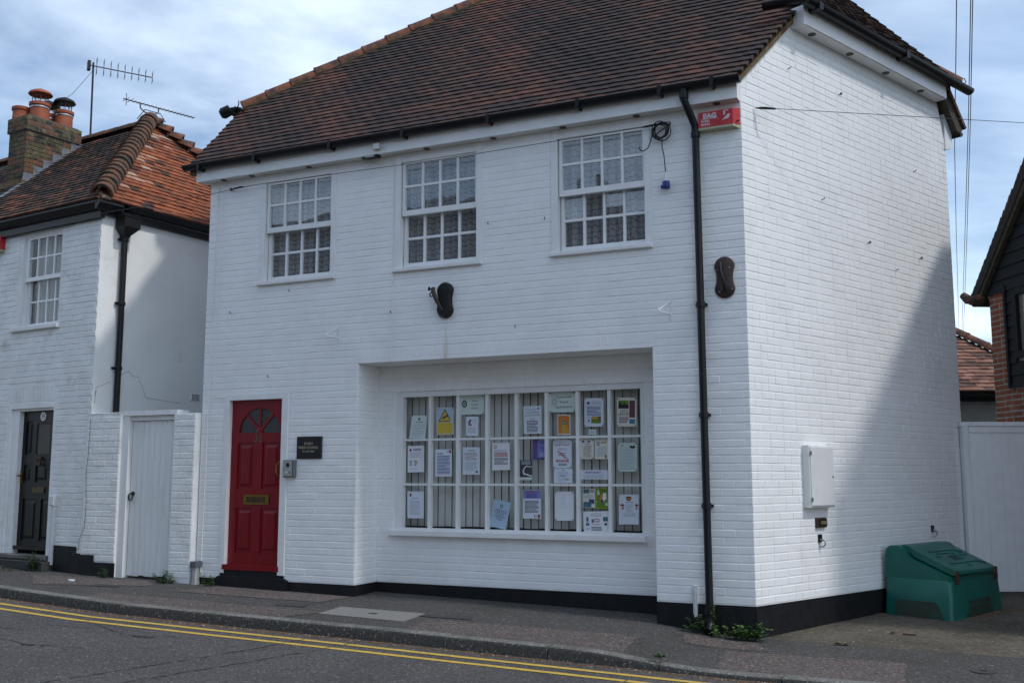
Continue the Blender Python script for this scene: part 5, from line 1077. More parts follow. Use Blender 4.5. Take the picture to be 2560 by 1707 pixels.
mb = MB(F9); mb.prism([(-.60, -.3), (.0, -.3), (.0, .215), (-.15, .215), (-.15, .295), (-.60, .30)], -.016, .01); mb.build('plinth', 'black plinth paint', h9)
mb = MB(F9); mb.bevbox(-.665, -.605, -.045, 0, .05, .80, .006); mb.bevbox(-.690, -.595, -.065, 0, .80, .93, .008); mb.build('service_pipe', 'white plastic', h9)
t = thing('alarm_box', F9(-2.25, -.05, 4.3), 'plain red alarm box at the far end of the cottage eaves', 'alarm'); mb = MB(F9); mb.bevbox(-2.45, -2.125, -.09, 0, 4.36, 4.555, .01); mb.build('cover', 'alarm red', t); mb = MB(F9); mb.bevbox(-2.45, -2.125, -.088, 0, 4.325, 4.359, .008); mb.build('base', 'alarm cream', t)
# chimney
ch = put('chimney', None, F9(-3.6, 1.4, 5.8), h9)
mb = MB(F9); mb.box(-3.84, -3.36, .985, 1.90, 5.4, 6.66); mb.box(-3.87, -3.33, .96, 1.93, 6.66, 6.90); mb.build('stack', 'old mortar', ch)
for fr, o_, lo, hi, wz in ((F9, None, -3.84, -3.36, (.985, .96)), (S9, -3.36, .985, 1.90, None)):
    m1 = MB(); m2 = MB(); m3 = MB()
    for z0, z1, ex in ((5.45, 6.655, 0), (6.665, 6.90, .026)):
        for b in lay(lo-ex, hi+ex, z0, z1, course=.074, L=.215, jit=.008, bond='mixed', joint=.012):
            if fr is F9: fra = Frame(F9(0, wz[0]-ex, 0), F9.a); a = b[0]
            else: fra = Frame(S9(0, 3.36-ex, 0), S9.a); a = b[0]
            g = RNG.random(); tgt = m1 if g < .72 else m2
            tgt.fr = fra; pr = .008+RNG.uniform(-.003, .003); tgt.bevbox(a-b[2]/2, a+b[2]/2, -pr, .01, b[1]-b[3]/2, b[1]+b[3]/2, .006)
    m1.build('brickwork', 'stock brick', ch, kind='stuff'); m2.build('brickwork', 'stock brick red', ch, kind='stuff')
mb = MB(F9); mb.box(-3.83, -3.37, 1.0, 1.89, 6.90, 6.925); mb.build('flaunching', 'old mortar', ch)
# stepped lead flashing down the side of the stack
slope = (AP.z-EZ)/(AP.y+OV); zr = lambda dpt: EZ + slope*(dpt+OV)
mb = MB(S9); fo = -3.36
S9c = Frame(S9(0, 3.36, 0), S9.a); mb.fr = S9c
pts = [(.95, zr(.95)-.02)]; mb.prism([(.94, zr(.94)-.05), (1.92, zr(1.92)-.05), (1.92, zr(1.92)+.02)] + [q for k in range(6) for q in ((1.92-.16*k, zr(1.92-.16*k)+.06), (1.92-.16*(k+1), zr(1.92-.16*k)+.06))][1:] + [(.94, zr(.94)+.03)], -.014, 0); mb.build('flashing', 'lead', ch)
mb = MB(S9c); mb.loft([[S9c(d_, -.13, zr(d_)+.045), S9c(d_, -.012, zr(d_)+.06), S9c(d_, -.012, zr(d_)+.03), S9c(d_, -.13, zr(d_)+.03)] for d_ in (.55, 1.2, 1.92)]); mb.build('apron', 'lead', ch)
mb = MB(F9); mb.box(-3.9, -3.3, .90, .99, zr(.9)-.02, zr(.9)+.13); mb.build('mortar_fillet', 'verge mortar', ch)
def pot(a, dpt, z, h, r, cowl, m2):
    c = F9(a, dpt, z); mb = MB(); mb.lathe(c, [(r*1.02, 0), (r, .03), (r*.97, h-.06), (r*1.1, h-.055), (r*1.12, h-.01), (r*1.0, h), (r*.8, h), (r*.78, h-.1)], 20); p = mb.build('chimney_pot', 'terracotta', ch, smooth=True)
    if cowl:
        mb = MB(); mb.lathe(c + Vector((0, 0, h-.10)), [(r*1.03, 0), (r*1.05, .012), (r*1.03, .024)], 20); mb.build('clamp_band', 'galvanised', p, smooth=True)
        mb = MB()
        for k in range(10):
            t_ = 2*math.pi*k/10; o_ = Vector((math.cos(t_), math.sin(t_), 0))*r*.82; mb.tube([c + o_ + Vector((0, 0, h)), c + o_ + Vector((0, 0, h+.15))], .004, 5)
        for zz_ in (.05, .10): mb.torus(c + Vector((0, 0, h+zz_)), r*.82, .003, (0, 0, 1), 18, 4)
        mb.build('guard_bars', 'aerial metal', p)
        mb = MB(); mb.lathe(c + Vector((0, 0, h+.14)), [(r*1.22, 0), (r*1.25, .008), (r*1.1, .045), (r*.6, .08), (r*.22, .09), (r*.2, .105), (.002, .11)], 20); mb.build('cowl', m2, p, smooth=True)
pot(-3.50, 1.26, 6.90, .30, .150, True, 'terracotta'); pot(-3.50, 1.70, 6.90, .30, .140, True, 'black iron'); pot(-3.74, 1.10, 6.90, .22, .135, False, None); pot(-3.74, 1.58, 6.90, .25, .135, True, 'black iron')
# aerials
t = thing('tv_aerial', F9(-3.49, 2.2, 6.6), 'tall mast TV aerial with stubby crossed elements beside the chimney', 'aerial')
mb = MB(); mb.tube([F9(-3.47, 2.2, 6.4), F9(-3.51, 2.2, 8.24)], .016, 8); mb.build('mast', 'black iron', t, smooth=True)
b0 = F9(-3.53, 2.10, 8.17); b1 = F9(-3.03, 3.05, 8.16); mb = MB(); mb.tube([b0, b1], .010, 8); mb.build('boom', 'black iron', t)
dv = (b1-b0).normalized(); sv = dv.cross(Vector((0, 0, 1))).normalized()
mb = MB(); mb.hull([b0 + sv*q + Vector((0, 0, w)) for q, w in ((-.05, -.09), (.05, -.09), (.05, .07), (-.05, .07))], [b0 + dv*.05 + sv*q + Vector((0, 0, w)) for q, w in ((-.05, -.09), (.05, -.09), (.05, .07), (-.05, .07))]); mb.build('junction_box', 'black iron', t)
for k in range(9):
    c = b0 + (b1-b0)*(.14 + .86*k/8); e = (.15 - .006*k); mb = MB()
    for sg in (1, -1): mb.tube([c - Vector((0, 0, e)) + sv*.045*sg, c, c + Vector((0, 0, e)) + sv*.045*sg*-1], .0045, 5)
    mb.build('element', 'aerial metal', t)
mb = MB(); mb.tube([F9(-3.5, 2.2, 8.1), F9(-3.6, 1.9, 7.6), F9(-3.75, 1.5, 7.15)], .004, 5); mb.build('feeder', 'wire', t)
t = thing('tv_aerial', F9(-1.83, 2.1, 6.8), 'low long TV aerial on a curved bracket above the cottage hip', 'aerial')
mb = MB(); mb.tube([F9(-1.83, 2.1, 6.72), F9(-1.83, 2.1, 6.99)], .016, 8); mb.build('mast', 'galvanised', t, smooth=True)
b0 = F9(-1.93, 1.66, 7.10); b1 = F9(-1.67, 2.85, 7.10); mb = MB(); mb.tube([b0, b1], .011, 8); mb.build('boom', 'aerial metal', t)
mb = MB(); c = b0 + (b1-b0)*.36; dv = (b1-b0).normalized(); mb.tube([c - dv*.16, c - dv*.15 - Vector((0, 0, .08)), c - dv*.07 - Vector((0, 0, .13)), c + dv*.07 - Vector((0, 0, .13)), c + dv*.15 - Vector((0, 0, .08)), c + dv*.16], .011, 8); mb.build('yoke', 'aerial metal', t, smooth=True)
sv = dv.cross(Vector((0, 0, 1))).normalized()
for k in range(18):
    c = b0 + (b1-b0)*(.04+.96*k/17); e = .06 if k > 1 else .12; mb = MB(); mb.tube([c - sv*e, c + sv*e], .004, 5)
    if k == 0: mb.tube([c - Vector((0, 0, .10)), c + Vector((0, 0, .10))], .006, 5)
    mb.build('element', 'aerial metal', t)
mb = MB(); mb.tube([F9(-1.95, 1.95, 6.86), F9(-1.7, 1.9, 6.95), F9(-1.45, 2.0, 6.86), F9(-1.45, 2.1, 6.76), F9(-1.6, 2.1, 6.8)], .007, 6); mb.build('cable_loop', 'wire', t)
# overhead wire from house to cottage
wirething([(-5.86, -.07, 4.665), (-6.7, -.13, 4.60), F9(.25, -.28, 4.49), F9(-.5, -.12, 4.46), F9(-1.6, -.06, 4.49), F9(-3.2, -.06, 4.5)], .0035, 'thin wire sagging from the big house across to the cottage eaves')
# ------------------------------------------------------------------ side gate between the houses
gw = thing('gate_wall', (-7.4, -.05, -.06), 'low white painted brick wall and piers holding the side gate', 'wall')
yg = -.09; GWL = Frame((0, yg), (1, 0))
mb = MB(); mb.box(-8.40, -7.825, yg, .16, -.3, 1.955); mb.build('pier', 'old white brick paint', gw); mb = MB(); mb.box(-6.95, -6.615, yg, .16, -.3, 1.935); mb.build('pier', 'old white brick paint', gw)
bsL = lay(-8.385, -7.825, .13, 1.95, course=.078, L=.23, jit=.006, joint=.012, perp=.008); bsR = lay(-6.94, -6.618, -.02, 1.93, course=.078, L=.23, jit=.004, joint=.012, perp=.008, start=.1)
masonry([(GWL, bsL+bsR, gw, 0)], None, 'old white brick paint', 300, proud=.006, wob=.5, rough=.0012)
mb = MB(); mb.box(-8.40, -7.82, yg-.012, yg+.01, -.3, .12); mb.box(-8.40, -8.16, yg-.014, yg+.01, .12, .205); mb.build('plinth', 'black plinth paint', gw)
mb = MB(); mb.box(-7.825, -6.93, yg+.02, .14, 1.925, 1.985); mb.build('lintel', 'dirty white paint', gw)
hair(Frame((0, yg-.012), (1, 0)), [(-8.33, 1.9), (-8.34, 1.5), (-8.36, 1.2), (-8.33, .8), (-8.34, .55), (-8.42, .38), (-8.42, .28), (-8.52, .2)], .004, gw)
g = thing('side_gate', (-7.37, .0, -.05), 'weathered white plank side gate with iron ring handle', 'gate')
mb = MB(); mb.box(-7.823, -7.715, yg+.03, .10, -.08, 1.925); mb.build('gate_post', 'dirty white paint', g); mb = MB(); mb.box(-7.715, -6.94, yg+.06, .06, 1.865, 1.922); mb.build('head_rail', 'dirty white paint', g)
xg = -7.708; k = 0
for wd_ in (.097, .088, .094, .09, .098, .092, .09, .093):
    mb = MB(); yy = .0 + RNG.uniform(-.002, .002); mb.bevbox(xg+.0015, xg+wd_-.0015, yy, .03, -.035+RNG.uniform(-.012, .012), 1.862, .004); mb.build('plank', 'dirty white paint', g); xg += wd_
mb = MB(); mb.lathe((-7.655, 0, .965), [(.028, 0), (.024, .012), (.010, .018)], 14, (0, -1, 0)); mb.torus((-7.665, -.03, .925), .042, .008, (.2, 1, 0), 20, 7); mb.build('ring_handle', 'black iron', g, smooth=True)
mb = MB(); mb.box(-7.71, -6.94, .04, .06, .25, .34); mb.box(-7.71, -6.94, .04, .06, 1.5, 1.59); mb.build('ledge', 'dirty white paint', g)
t = thing('drain_pipe_stub', (-6.56, -.06, -.08), 'short grey waste pipe stub at the foot of the wall beside the red door', 'pipe')
mb = MB(); mb.lathe((-6.545, -.065, -.08), [(.052, 0), (.045, .05), (.036, .17), (.036, .20)], 14); mb.build('pipe', 'silver plastic', t, smooth=True); mb = MB(); mb.bevbox(-6.595, -6.50, -.12, -.01, .12, .185, .006); mb.build('collar_box', 'grey plastic', t)

# ================================================================== RIGHT SIDE
fg = thing('drive_gate', (2.2, 4.1, -.2), 'white boarded gate and post closing the drive behind the grit bin', 'gate')
FG = Frame((1.70, 3.86), (.905, .425))
mb = MB(FG); mb.bevbox(.012, .085, -.03, .06, -.25, 1.80, .006); mb.build('gate_post', 'dirty white paint', fg)
mb = MB(FG); mb.box(-.01, 1.07, -.035, .05, 1.775, 1.825); mb.build('top_rail', 'dirty white paint', fg); mb = MB(FG); mb.box(.088, 1.07, -.022, .03, 1.70, 1.772); mb.build('head_board', 'white gloss paint', fg)
a = .09
while a < 1.05:
    mb = MB(FG); e = RNG.uniform(-.0015, .0015); mb.bevbox(a+.0004, a+.0951, -.012+e, .02, -.17, 1.698, .002); mb.build('plank', 'white gloss paint', fg); a += .0955
mb = MB(FG); mb.box(.745, .775, -.03, -.012, .80, 1.02); mb.tube([FG(.76, -.03, .92), FG(.76, -.06, .92), FG(.70, -.065, .92)], .009, 8); mb.build('latch', 'black iron', fg)
# grit bin
bn = thing('grit_bin', SD(2.8, -.42, -.25), 'green plastic grit bin with sloping lid against the side wall', 'bin')
G0 = -.262; s0, s1 = 2.20, 3.40
def ring(s0, s1, o0, o1, z, r=.05, tilt=0):
    pts = []
    for (cs, co, a0) in ((s0+r, -(o0+r), 90), (s1-r, -(o0+r), 0), (s1-r, -(o1-r), 270), (s0+r, -(o1-r), 180)):
        for k in range(5):
            t_ = R(a0 + 90 - k*90/4) if False else R(a0) + R(90)*(1-k/4)
            pts.append((cs + r*math.cos(t_), co + r*math.sin(t_)))
    return [SD(s, o, z + tilt*(-o)) for s, o in pts]
mb = MB()
mb.loft([ring(2.20, 3.40, .05, .785, G0, .05), ring(2.225, 3.385, .055, .775, G0+.20, .05), ring(2.245, 3.37, .06, .765, .105, .05), ring(2.262, 3.353, .07, .745, .125, .045), ring(2.262, 3.353, .07, .742, .14, .045)])
body = mb.build('tub', 'green grit plastic', bn, smooth=True)
# sloping upper hood: side profile in (out, z) swept along s
prof = [(.06, .12), (.06, .36), (.075, .42), (.12, .452), (.20, .455), (.27, .42), (.30, .36), (.34, .325), (.735, .165), (.742, .13)]
mb = MB()
def sweep(pr, sa, sb): mb.loft([[SD(sa, -o, z) for o, z in pr], [SD(sa+.012, -o, z) for o, z in pr], [SD(sb-.012, -o, z) for o, z in pr], [SD(sb, -o, z) for o, z in pr]])
sweep(prof, 2.268, 3.348); mb.build('hood', 'green grit plastic', bn, smooth=True)
# lid
lp = [(.20, .440), (.24, .462), (.30, .452), (.36, .408), (.745, .238), (.775, .222), (.785, .195), (.772, .178), (.74, .178), (.34, .345), (.25, .425)]
mb = MB(); loops = []
for k, s in enumerate([2.335, 2.34, 2.36, 2.60, 2.80, 3.00, 3.24, 3.26, 3.265]):
    bow = .022*math.sin(math.pi*(s-2.335)/.93); lo = []
    for o, z in lp: lo.append(SD(s, -(o + (bow if o > .7 else 0)), z + (.006 if .3 < o < .7 and 2.36 < s < 3.24 else 0)))
    loops.append(lo)
mb.loft(loops); lid = mb.build('lid', 'green grit plastic', bn, smooth=True)
zl = lambda o: .408 - (o-.36)*(.17/.385) + .008
def rib(s0_, o0_, s1_, o1_, w=.012):
    mb = MB(); A = Vector((s0_, o0_)); B_ = Vector((s1_, o1_)); d_ = (B_-A).normalized(); n_ = Vector((-d_.y, d_.x))*w
    q = [A-n_, A+n_, B_+n_, B_-n_]; mb.hull([SD(p.x, -p.y, zl(p.y)-.004) for p in q], [SD(p.x, -p.y, zl(p.y)+.009) for p in q]); mb.build('lid_rib', 'green grit plastic', lid)
for r_ in ((2.52, .42, 3.05, .42), (3.05, .42, 3.16, .47), (2.60, .47, 2.92, .47), (2.92, .47, 2.94, .60), (2.50, .655, 3.08, .655), (3.08, .655, 3.2, .70), (3.02, .52, 3.14, .52), (2.50, .52, 2.56, .52), (2.78, .735, 2.80, .70)): rib(*r_)
mb = MB()
for k in range(5):
    for j in range(3): mb.hull([SD(2.70+k*.035+x, -(.53+j*.03+y), zl(.53+j*.03+y)+.001) for x, y in ((0, 0), (.022, 0), (.022, .014), (0, .014))], [SD(2.70+k*.035+x, -(.53+j*.03+y), zl(.53+j*.03+y)+.005) for x, y in ((0, 0), (.022, 0), (.022, .014), (0, .014))])
mb.build('moulded_badge', 'muddy green plastic', lid)
for s in (2.34, 3.235):
    mb = MB(SD); mb.box(s-.02, s+.02, -.802, -.786, .09, .225); mb.box(s-.012, s+.03, -.80, -.775, .12, .15); mb.build('hasp', 'rusty hasp', bn)
# recessed panel on the end, hatch louvres on the front
def oz(o, z): return SD(2.198 + (z-G0)*.125, -o, z)
mb = MB(); pl_ = [(.185, G0+.01), (.185, -.12), (.215, -.088), (.60, -.088), (.64, -.12), (.70, G0+.01)]
mb.hull([SD(2.194 + (z-G0)*.12 - .002, -o, z) for o, z in pl_], [SD(2.25 + (z-G0)*.12, -o, z) for o, z in pl_]); mb.build('end_recess', 'muddy green plastic', bn)
for k in range(4):
    z0 = -.19 + k*.062; mb = MB(SD); sa, sb_ = 2.58, 3.09
    mb.prism([(sa, z0), (sb_, z0), (sb_-.005, z0+.05), (sa+.005, z0+.05)], -.792 + (z0-G0)*.05 + k*.002, -.74); mb.build('louvre', 'green grit plastic' if k > 1 else 'muddy green plastic', bn)
mb = MB(SD); mb.box(2.53, 3.14, -.787, -.73, -.255, -.20); mb.build('hatch_sill', 'muddy green plastic', bn)
# brick and weatherboard house across the drive
BH = Frame((2.06, 5.34), (.5075, -.862))
bh = thing('weatherboarded_house', BH(3, 1, -.2), 'old red brick and black weatherboarded house across the drive', 'building')
mb = MB(BH); mb.f.append(tuple(mb.P(*q) for q in ((.10, 0, -.5), (5.2, 0, -.5), (5.2, 0, 6.53), (1.9, 0, 5.68), (.0, 0, 3.66), (.10, 0, 3.5)))); mb.quad((.10, 0, -.5), (.10, 0, 3.6), (.10, 5, 3.6), (.10, 5, -.5)); mb.quad((5.2, 0, -.5), (5.2, 5, -.5), (5.2, 5, 6.53), (5.2, 0, 6.53)); mb.quad((0, 5, -.5), (5.2, 5, -.5), (5.2, 5, 6.0), (0, 5, 5.0)); wl = mb.build('wall', 'lime mortar', bh, clean=False)  # unseen upper outline is made up to shape the shadow on the side wall
bb = lay(.10, .475, -.34, 3.60, course=.071, L=.22, jit=.014, joint=.021, bond='mixed') + lay(.475, 5.2, -.34, 2.30, course=.071, L=.22, jit=.014, joint=.021, bond='mixed')
masonry([(BH, bb, wl, 0)], None, 'red brick', 300, proud=.0055, wob=1.2, rough=.002)
z = 2.30; k = 0
while z < 5.6:
    lo = .475 if z < 3.52 else max(.05, (z+.10-3.66)/1.07); hi = min(5.2, 9) if z < 5.4 else 5.2
    segs = [(lo, hi)]
    if 2.68 < z + .08 < 3.52: segs = [(lo, .68), (1.57, hi)]
    for a0, a1 in segs:
        mb = MB(BH); mb.loft([[BH(a_, -.020, z-.012), BH(a_, -.034, z-.012), BH(a_, -.016, z+.158), BH(a_, .0, z+.158)] for a_ in (a0, a1)]); mb.build('weatherboard', 'black weatherboard', wl)
    z += .158; k += 1
wb = put('casement_window', None, BH(1.12, 0, 2.7), bh); BW = Frame(BH(.12, 0, 0), BH.a)
mb = MB(BW); mb.box(.56, .64, -.05, .05, 2.66, 3.54); mb.box(.64, 1.45, -.05, .05, 3.46, 3.54); mb.box(.64, 1.45, -.06, .05, 2.66, 2.74); mb.box(1.37, 1.45, -.05, .05, 2.74, 3.46); mb.box(.96, 1.02, -.03, .04, 2.74, 3.46); mb.build('frame', 'black weatherboard', wb)
for a0, a1 in ((.64, .96), (1.02, 1.37)):
    mb = MB(BW); mb.quad((a0, .0, 2.74), (a1, .0, 2.74), (a1, .0, 3.46), (a0, .0, 3.46)); mb.build('pane', 'shop glass', wb, clean=False)
mb = MB(BW); mb.quad((.6, .05, 2.7), (1.45, .05, 2.7), (1.45, .05, 3.5), (.6, .05, 3.5)); mb.build('dark_room', 'dark void', wb, clean=False)
mb = MB(BH); mb.box(.475, .52, -.045, 0, 2.30, 3.62); mb.build('corner_board', 'black weatherboard', bh)
# its roof: rear slope seen edge-on, then an unseen eave shaped for its shadow
tv = 1.07; Ub = (BH.a*1 + Vector((0, 0, tv))).normalized(); Pb = BH(-.30, -.10, 3.56)
mb = MB(BH); mb.prism([(-.22, 3.52), (-.14, 3.45), (1.92, 5.64), (1.92, 5.80)], -.10, 5); 
EA, EB = 5.78, 6.55
for q4 in (((1.88, -.12, EA), (5.3, -.12, EB), (4.6, 2.0, 8.3), (2.6, 2.0, 7.6)), ((5.3, -.12, EB), (5.3, 5.1, EB), (4.6, 2.0, 8.3)), ((1.88, 5.1, EA), (5.3, 5.1, EB), (4.6, 2, 8.3), (2.6, 2, 7.6)), ((1.88, -.12, EA), (1.88, 5.1, EA), (2.6, 2, 7.6))): mb.f.append(tuple(mb.P(*q) for q in q4))
rb_ = mb.build('roof', 'roof underlay', bh, clean=False)
tb = tile_plane(BH(-.25, -.10, 3.53), BH.i, Ub, lambda u: (.0, .7), 29, gauge=.105, tintf=lambda w, u, p: .2+.35*RNG.random(), jit=1.6)
tb = [(a_, M_ @ Matrix.Rotation(0, 4, 'Z'), v_, w_, g_) for a_, M_, v_, w_, g_ in tb]
lay_tiles(tb, 'roof tile dark orange', rb_, 300)
mb = MB(); mb.tube([BH(-.28, -.15, 3.63), BH(-.20, -.13, 3.56), BH(-.09, -.10, 3.53), BH(.05, -.06, 3.57)], [.05, .065, .06, .04], 10); mb.build('kneeler_tile', 'hip tile', rb_, smooth=True)
mb = MB(BH); mb.prism([(-.14, 3.45), (-.02, 3.50), (1.92, 5.52), (1.92, 5.64)], -.085, -.01); mb.build('verge_mortar', 'mossy mortar', rb_)
# low garage behind the gate
GA = Frame((1.0, 8.72), (.905, .425))
ga = thing('garage', GA(1, 1, -.2), 'low garage with pinkish tiled hip roof behind the drive gate', 'building')
mb = MB(GA); mb.box(-2.5, 2.4, 0, 4.5, -.4, 2.55); mb.build('wall', 'garage wall', ga)
mb = MB(GA); mb.box(-2.6, 2.45, -.10, -.01, 2.42, 2.50); mb.build('fascia_board', 'black weatherboard', ga)
gutter('gutter', [GA(-2.6, -.15, 2.53), GA(2.45, -.15, 2.53)], .055, 'black plastic', ga, outv=tuple(-GA.i))
tg = math.tan(R(40)); Ug = (GA.i + Vector((0, 0, tg))).normalized(); Pg = GA(0, -.17, 2.56)
def in_ga(u): dpt = u*math.cos(R(40)); return (-.5, 2.45 - dpt*1.0)
mb = MB(GA); mb.f.append(tuple(mb.P(*q) for q in ((-2.6, -.17, 2.55), (2.5, -.17, 2.55), (.35, 2.0, 2.55+2.17*tg), (-2.6, 2.0, 2.55+2.17*tg)))); mb.f.append(tuple(mb.P(*q) for q in ((2.5, -.17, 2.55), (2.5, 4.6, 2.55), (.35, 2.0, 2.55+2.17*tg)))); mb.f.append(tuple(mb.P(*q) for q in ((-2.6, 4.6, 2.55), (2.5, 4.6, 2.55), (.35, 2.0, 2.55+2.17*tg), (-2.6, 2.0, 2.55+2.17*tg)))); rg_ = mb.build('roof', 'roof underlay', ga, clean=False)
lay_tiles([q for q in tile_plane(Pg, GA.a, Ug, in_ga, 26, gauge=.105, tintf=lambda w, u, p: .15+.7*RNG.random(), jit=1.5)], 'roof tile pink', rg_, 300)
A_ = GA(2.47, -.17, 2.60); B_ = GA(.35, 2.0, 2.60+2.17*tg)
for k in range(9): half_round(A_ + (B_-A_)*(k/9), A_ + (B_-A_)*((k+1.03)/9), .11, .10, (0, 0, 1), 'hip tile', rg_)
# overhead lines going away over the roofs
def cw(px, Zc):
    fx = (px[0]-1280)/2547.5; fy = (853.5-px[1])/2547.5
    fw = Vector((-math.sin(YAW)*math.cos(PITCH), math.cos(YAW)*math.cos(PITCH), math.sin(PITCH))); rt = Vector((math.cos(YAW), math.sin(YAW), 0)); up = rt.cross(fw)
    dr = fw + rt*fx + up*fy; h = Vector((-math.sin(YAW), math.cos(YAW), 0)); return CAM + dr*(Zc/dr.dot(h))
for pts, lab in (([(2392, -60), (2390, 120), (2386.5, 370), (2391, 600), (2398, 845)], 'single overhead wire running away past the rear eaves'), ([(2428, -60), (2421, 300), (2412, 600), (2404, 850)], 'overhead wire of the close pair running away over the garage'), ([(2433, -60), (2426, 300), (2417, 600), (2408, 850)], 'overhead wire of the close pair running away over the garage')):
    w = [];
    for k, q in enumerate(pts):
        ang = (1192.0 - q[1])/2547.5; w.append(cw(q, 6.3/max(.10, ang)))
    wirething(w, .0075, lab, m='far wire', group='overhead wires beyond the house')
cable('eaves_hook', [SD(4.52, -.16, 6.03), SD(4.50, -.18, 6.14), SD(4.52, -.19, 6.19), SD(4.57, -.20, 6.20), SD(4.60, -.21, 6.16), SD(4.57, -.20, 6.13)], .006, 'black iron', 'small curled iron hook above the far end of the side gutter', 'hook')
# ================================================================== weeds, litter
def weed(c, n, h, spread, m, label, seed, ls=.03, normal=None):
    r = random.Random(seed); t = thing('weed_clump', c, label, 'weed'); mb = MB(); st = MB(); c = Vector(c)
    for k in range(n):
        an = r.uniform(0, 6.283); d_ = spread*r.random()**.6; top = c + Vector((math.cos(an)*d_, math.sin(an)*d_*.45 - .03, h*r.uniform(.25, 1)*(1-.5*d_/spread)))
        base = c + Vector((math.cos(an)*d_*.4, math.sin(an)*d_*.2 - .02, 0)); st.tube([base, (base+top)/2 + Vector((0, 0, .01)), top], .0022, 4)
        for j in range(r.randint(4, 8)):
            q = base + (top-base)*r.uniform(.25, 1.05); a2 = r.uniform(0, 6.283); dr = Vector((math.cos(a2), math.sin(a2)*.8, r.uniform(-.3, .6))).normalized(); sz = ls*r.uniform(.5, 1.2); sv = dr.cross(Vector((r.uniform(-.4, .4), r.uniform(-.4, .4), 1))).normalized()*sz*.42; up = Vector((0, 0, sz*.08))
            mb.poly([q, q + dr*sz*.35 + sv + up, q + dr*sz*.75 + sv*.7, q + dr*sz, q + dr*sz*.75 - sv*.7, q + dr*sz*.35 - sv + up])
    mb.build('leaves', m, t, clean=False); st.build('stems', 'leaf dark', t, clean=False)
weed((-.02, -.10, -.285), 34, .20, .24, 'leaf green', 'bright green weed clump at the corner of the black plinth', 1, .042)
weed((-.28, -.12, -.265), 20, .13, .20, 'leaf green', 'low green weeds against the plinth right of the downpipe', 2, .034)
weed((-.52, -.10, -.225), 24, .17, .14, 'leaf dark', 'dark green weeds growing round the foot of the downpipe', 3, .034)
weed((-.38, -.07, -.22), 10, .24, .06, 'leaf green', 'tall leafy weed beside the downpipe outlet', 4, .036)
weed((-6.93, -.14, -.085), 30, .20, .20, 'leaf dark', 'dark leafy weeds at the foot of the gate pier', 5, .035)
weed((-6.30, -.09, -.09), 12, .22, .10, 'leaf dark', 'thin weed beside the black door step', 6, .03)
weed(tuple(F9(-.76, -.14, -.02)), 30, .30, .14, 'leaf dark', 'bushy dark weed beside the cottage door step', 7, .035)
weed(tuple(F9(-1.2, -.28, -.03)), 16, .07, .35, 'leaf dark', 'low weeds along the foot of the cottage step', 8, .028)
weed((-7.9, -.15, -.07), 14, .22, .09, 'leaf dark', 'thin weeds climbing at the hinge side of the gate', 9, .028)
weed((-.48, -1.62, -.40), 16, .07, .12, 'leaf green', 'small grass tuft in the gutter below the dropped kerb', 10, .03)
weed((-.46, -1.46, -.262), 8, .05, .05, 'leaf green', 'small grass tuft in the joint between kerb stones', 11, .028)
weed((.75, -.02, -.292), 8, .04, .08, 'moss', 'tiny tuft in the joint between drive and pavement', 12, .022)
# gutter litter and crumbs
def bits(name, n, gen, m, seed, smin, smax, label_kind='stuff'):
    r = random.Random(seed); mb = MB()
    for k in range(n):
        x, y, z = gen(r); s = r.uniform(smin, smax); a = r.uniform(0, 6.28); e = r.uniform(.3, .8)
        c, sn = math.cos(a), math.sin(a); q = [(x + s*(u*c - v*e*sn), y + s*(u*sn + v*e*c)) for u, v in ((-1, -.6), (1, -.4), (.8, .7), (-.7, .5))]
        h = s*r.uniform(.1, .5); A = [Vector((p, w, z)) for p, w in q]; B_ = [Vector((x+(p-x)*.6, y+(w-y)*.6, z+h)) for p, w in q]; mb.hull(A, B_)
    o = mb.build(name, m, kind='stuff', clean=False); return o
def gut(r):
    x = r.uniform(-9.5, 2.5); y = kerb_y(x) - .03 - abs(r.gauss(0, .055)); return x, y, road_z(x, y) + .001
tag(bits('gutter_litter', 2600, gut, 'litter brown', 1, .005, .019), 'brown leaf litter lying in the road gutter below the kerb', 'litter')
tag(bits('gutter_grit', 260, gut, 'litter pale', 2, .004, .013), 'pale grit and stones lying in the road gutter', 'grit')
def anyw(r):
    if r.random() < .5: x = r.uniform(-8, 3); y = r.uniform(-1.4, -.1); return x, y, pave_z(x, y) + .005
    x = r.uniform(.3, 3.2); y = r.uniform(.1, 3.2); return x, y, drive_z(x, y) + .001
tag(bits('pavement_grit', 150, anyw, 'litter pale', 3, .003, .011), 'pale grit scattered over the pavement and drive', 'grit')
def binl(r):
    q = SD(r.uniform(2.45, 3.5), -.80 - abs(r.gauss(0, .05)), 0); return q.x, q.y, drive_z(q.x, q.y) + .001
tag(bits('leaf_litter', 260, binl, 'litter brown', 4, .006, .02), 'brown leaf litter drifted against the front of the grit bin', 'litter')
def binr(r):
    q = SD(2.1 + abs(r.gauss(0, .05)), -r.uniform(.02, .12), 0); return q.x, q.y, drive_z(q.x, q.y) + .001
tag(bits('leaf_litter', 60, binr, 'litter brown', 5, .006, .02), 'small heap of leaves between grit bin and black plinth', 'litter')
for k, (x, y, lab) in enumerate(((1.25, .72, 'broken piece of red tile lying on the drive'), (1.10, .76, 'crumb of red tile lying on the drive'))):
    mb = MB(); zz_ = drive_z(x, y); s = .06 if k == 0 else .018; mb.hull([(x-s, y-.012, zz_), (x+s, y-.015, zz_), (x+s*.9, y+.015, zz_), (x-s*.8, y+.012, zz_)], [(x-s, y-.010, zz_+.014), (x+s, y-.013, zz_+.012), (x+s*.9, y+.013, zz_+.012), (x-s*.8, y+.010, zz_+.014)]); tag(mb.build('tile_fragment', 'rusty hasp'), lab, 'rubble')
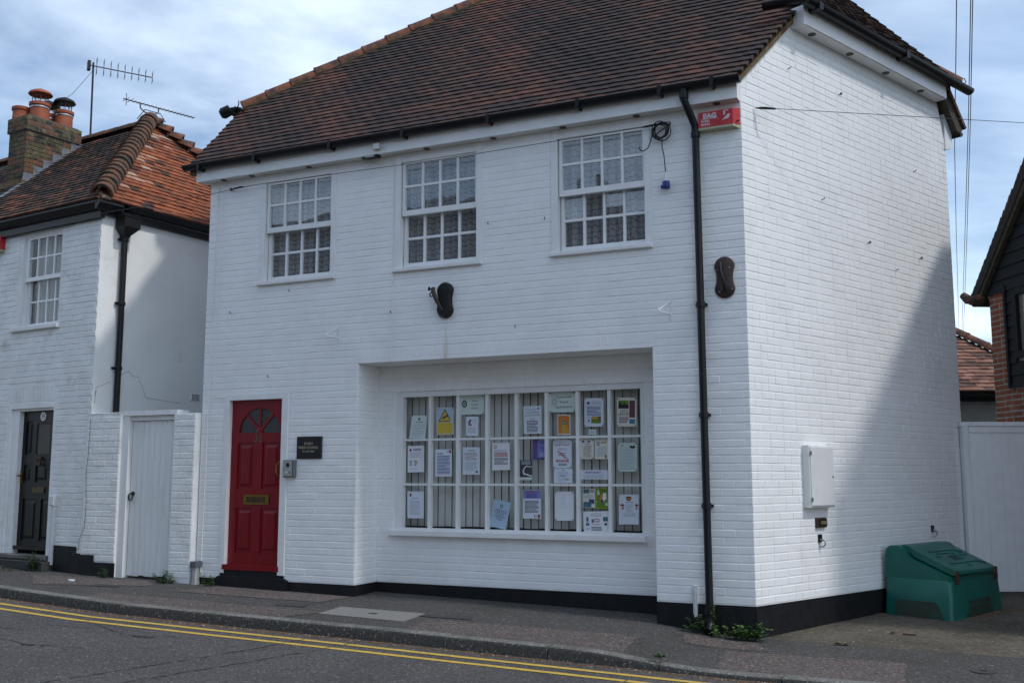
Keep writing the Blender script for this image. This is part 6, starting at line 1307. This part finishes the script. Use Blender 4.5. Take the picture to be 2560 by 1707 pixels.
mb = MB(); p = (-8.02, -.55, pave_z(-8.02, -.55)); mb.loft([[(p[0]+.05*math.cos(t_)*(1+.3*math.sin(3*t_)), p[1]+.025*math.sin(t_), p[2]+z_) for t_ in [k*.785 for k in range(8)]] for z_ in (.002, .02)]); tag(mb.build('paper_scrap', 'paper white'), 'crumpled white paper scrap on the pavement near the cottage', 'litter')
# ================================================================== houses across the road (seen in the window reflections)
def opposite(x0, x1, yb, ridge, eave, label, m):
    t = thing('terrace_house', ((x0+x1)/2, yb-3, -.3), label, 'building'); yf = yb; yr = yb - 3.4
    mb = MB(); mb.box(x0, x1, yb-6.8, yb, -.4, eave); mb.build('wall', m, t)
    mb = MB(); mb.loft([[(x, yf+.25, eave-.12), (x, yr, ridge), (x, yb-7.05, eave-.12), (x, yb-7.05, eave-.24), (x, yr, ridge-.14), (x, yf+.25, eave-.24)] for x in (x0-.05, x1+.05)]); rf_ = mb.build('roof', 'opposite roof', t)
    mb = MB(); xc = x0+1.0; mb.box(xc, xc+.7, yr-.45, yr+.45, ridge-.6, ridge+.9); mb.build('chimney', m, t)
    n = max(2, int((x1-x0)/2.6))
    for k in range(n):
        xc = x0 + (x1-x0)*(k+.5)/n
        for z0, z1 in ((.6, 2.0), (3.1, 4.4)):
            w = put('window', None, Vector((xc, yb, z0)), t); mb = MB()
            for a0, a1, b0, b1 in ((xc-.55, xc+.55, z0-.06, z0), (xc-.55, xc+.55, z1, z1+.06), (xc-.55, xc-.49, z0, z1), (xc+.49, xc+.55, z0, z1), (xc-.025, xc+.025, z0, z1), (xc-.49, xc+.49, (z0+z1)/2-.02, (z0+z1)/2+.02)): mb.box(a0, a1, yb, yb+.05, b0, b1)
            mb.build('frame', 'white gloss paint', w); mb = MB(); mb.box(xc-.49, xc+.49, yb+.01, yb+.02, z0, z1); mb.build('pane', 'room dark', w)
    mb = MB(); mb.box(x1-1.1, x1-.2, yb, yb+.06, -.2, 1.95); mb.build('door', 'black door paint', t)
opposite(-8.9, 1.2, -13.2, 8.45, 5.2, 'brick terrace house with brown roof across the road', 'opposite brick')
opposite(-23, -9.0, -13.0, 9.5, 5.7, 'tall white terrace house with brown roof across the road', 'white render')
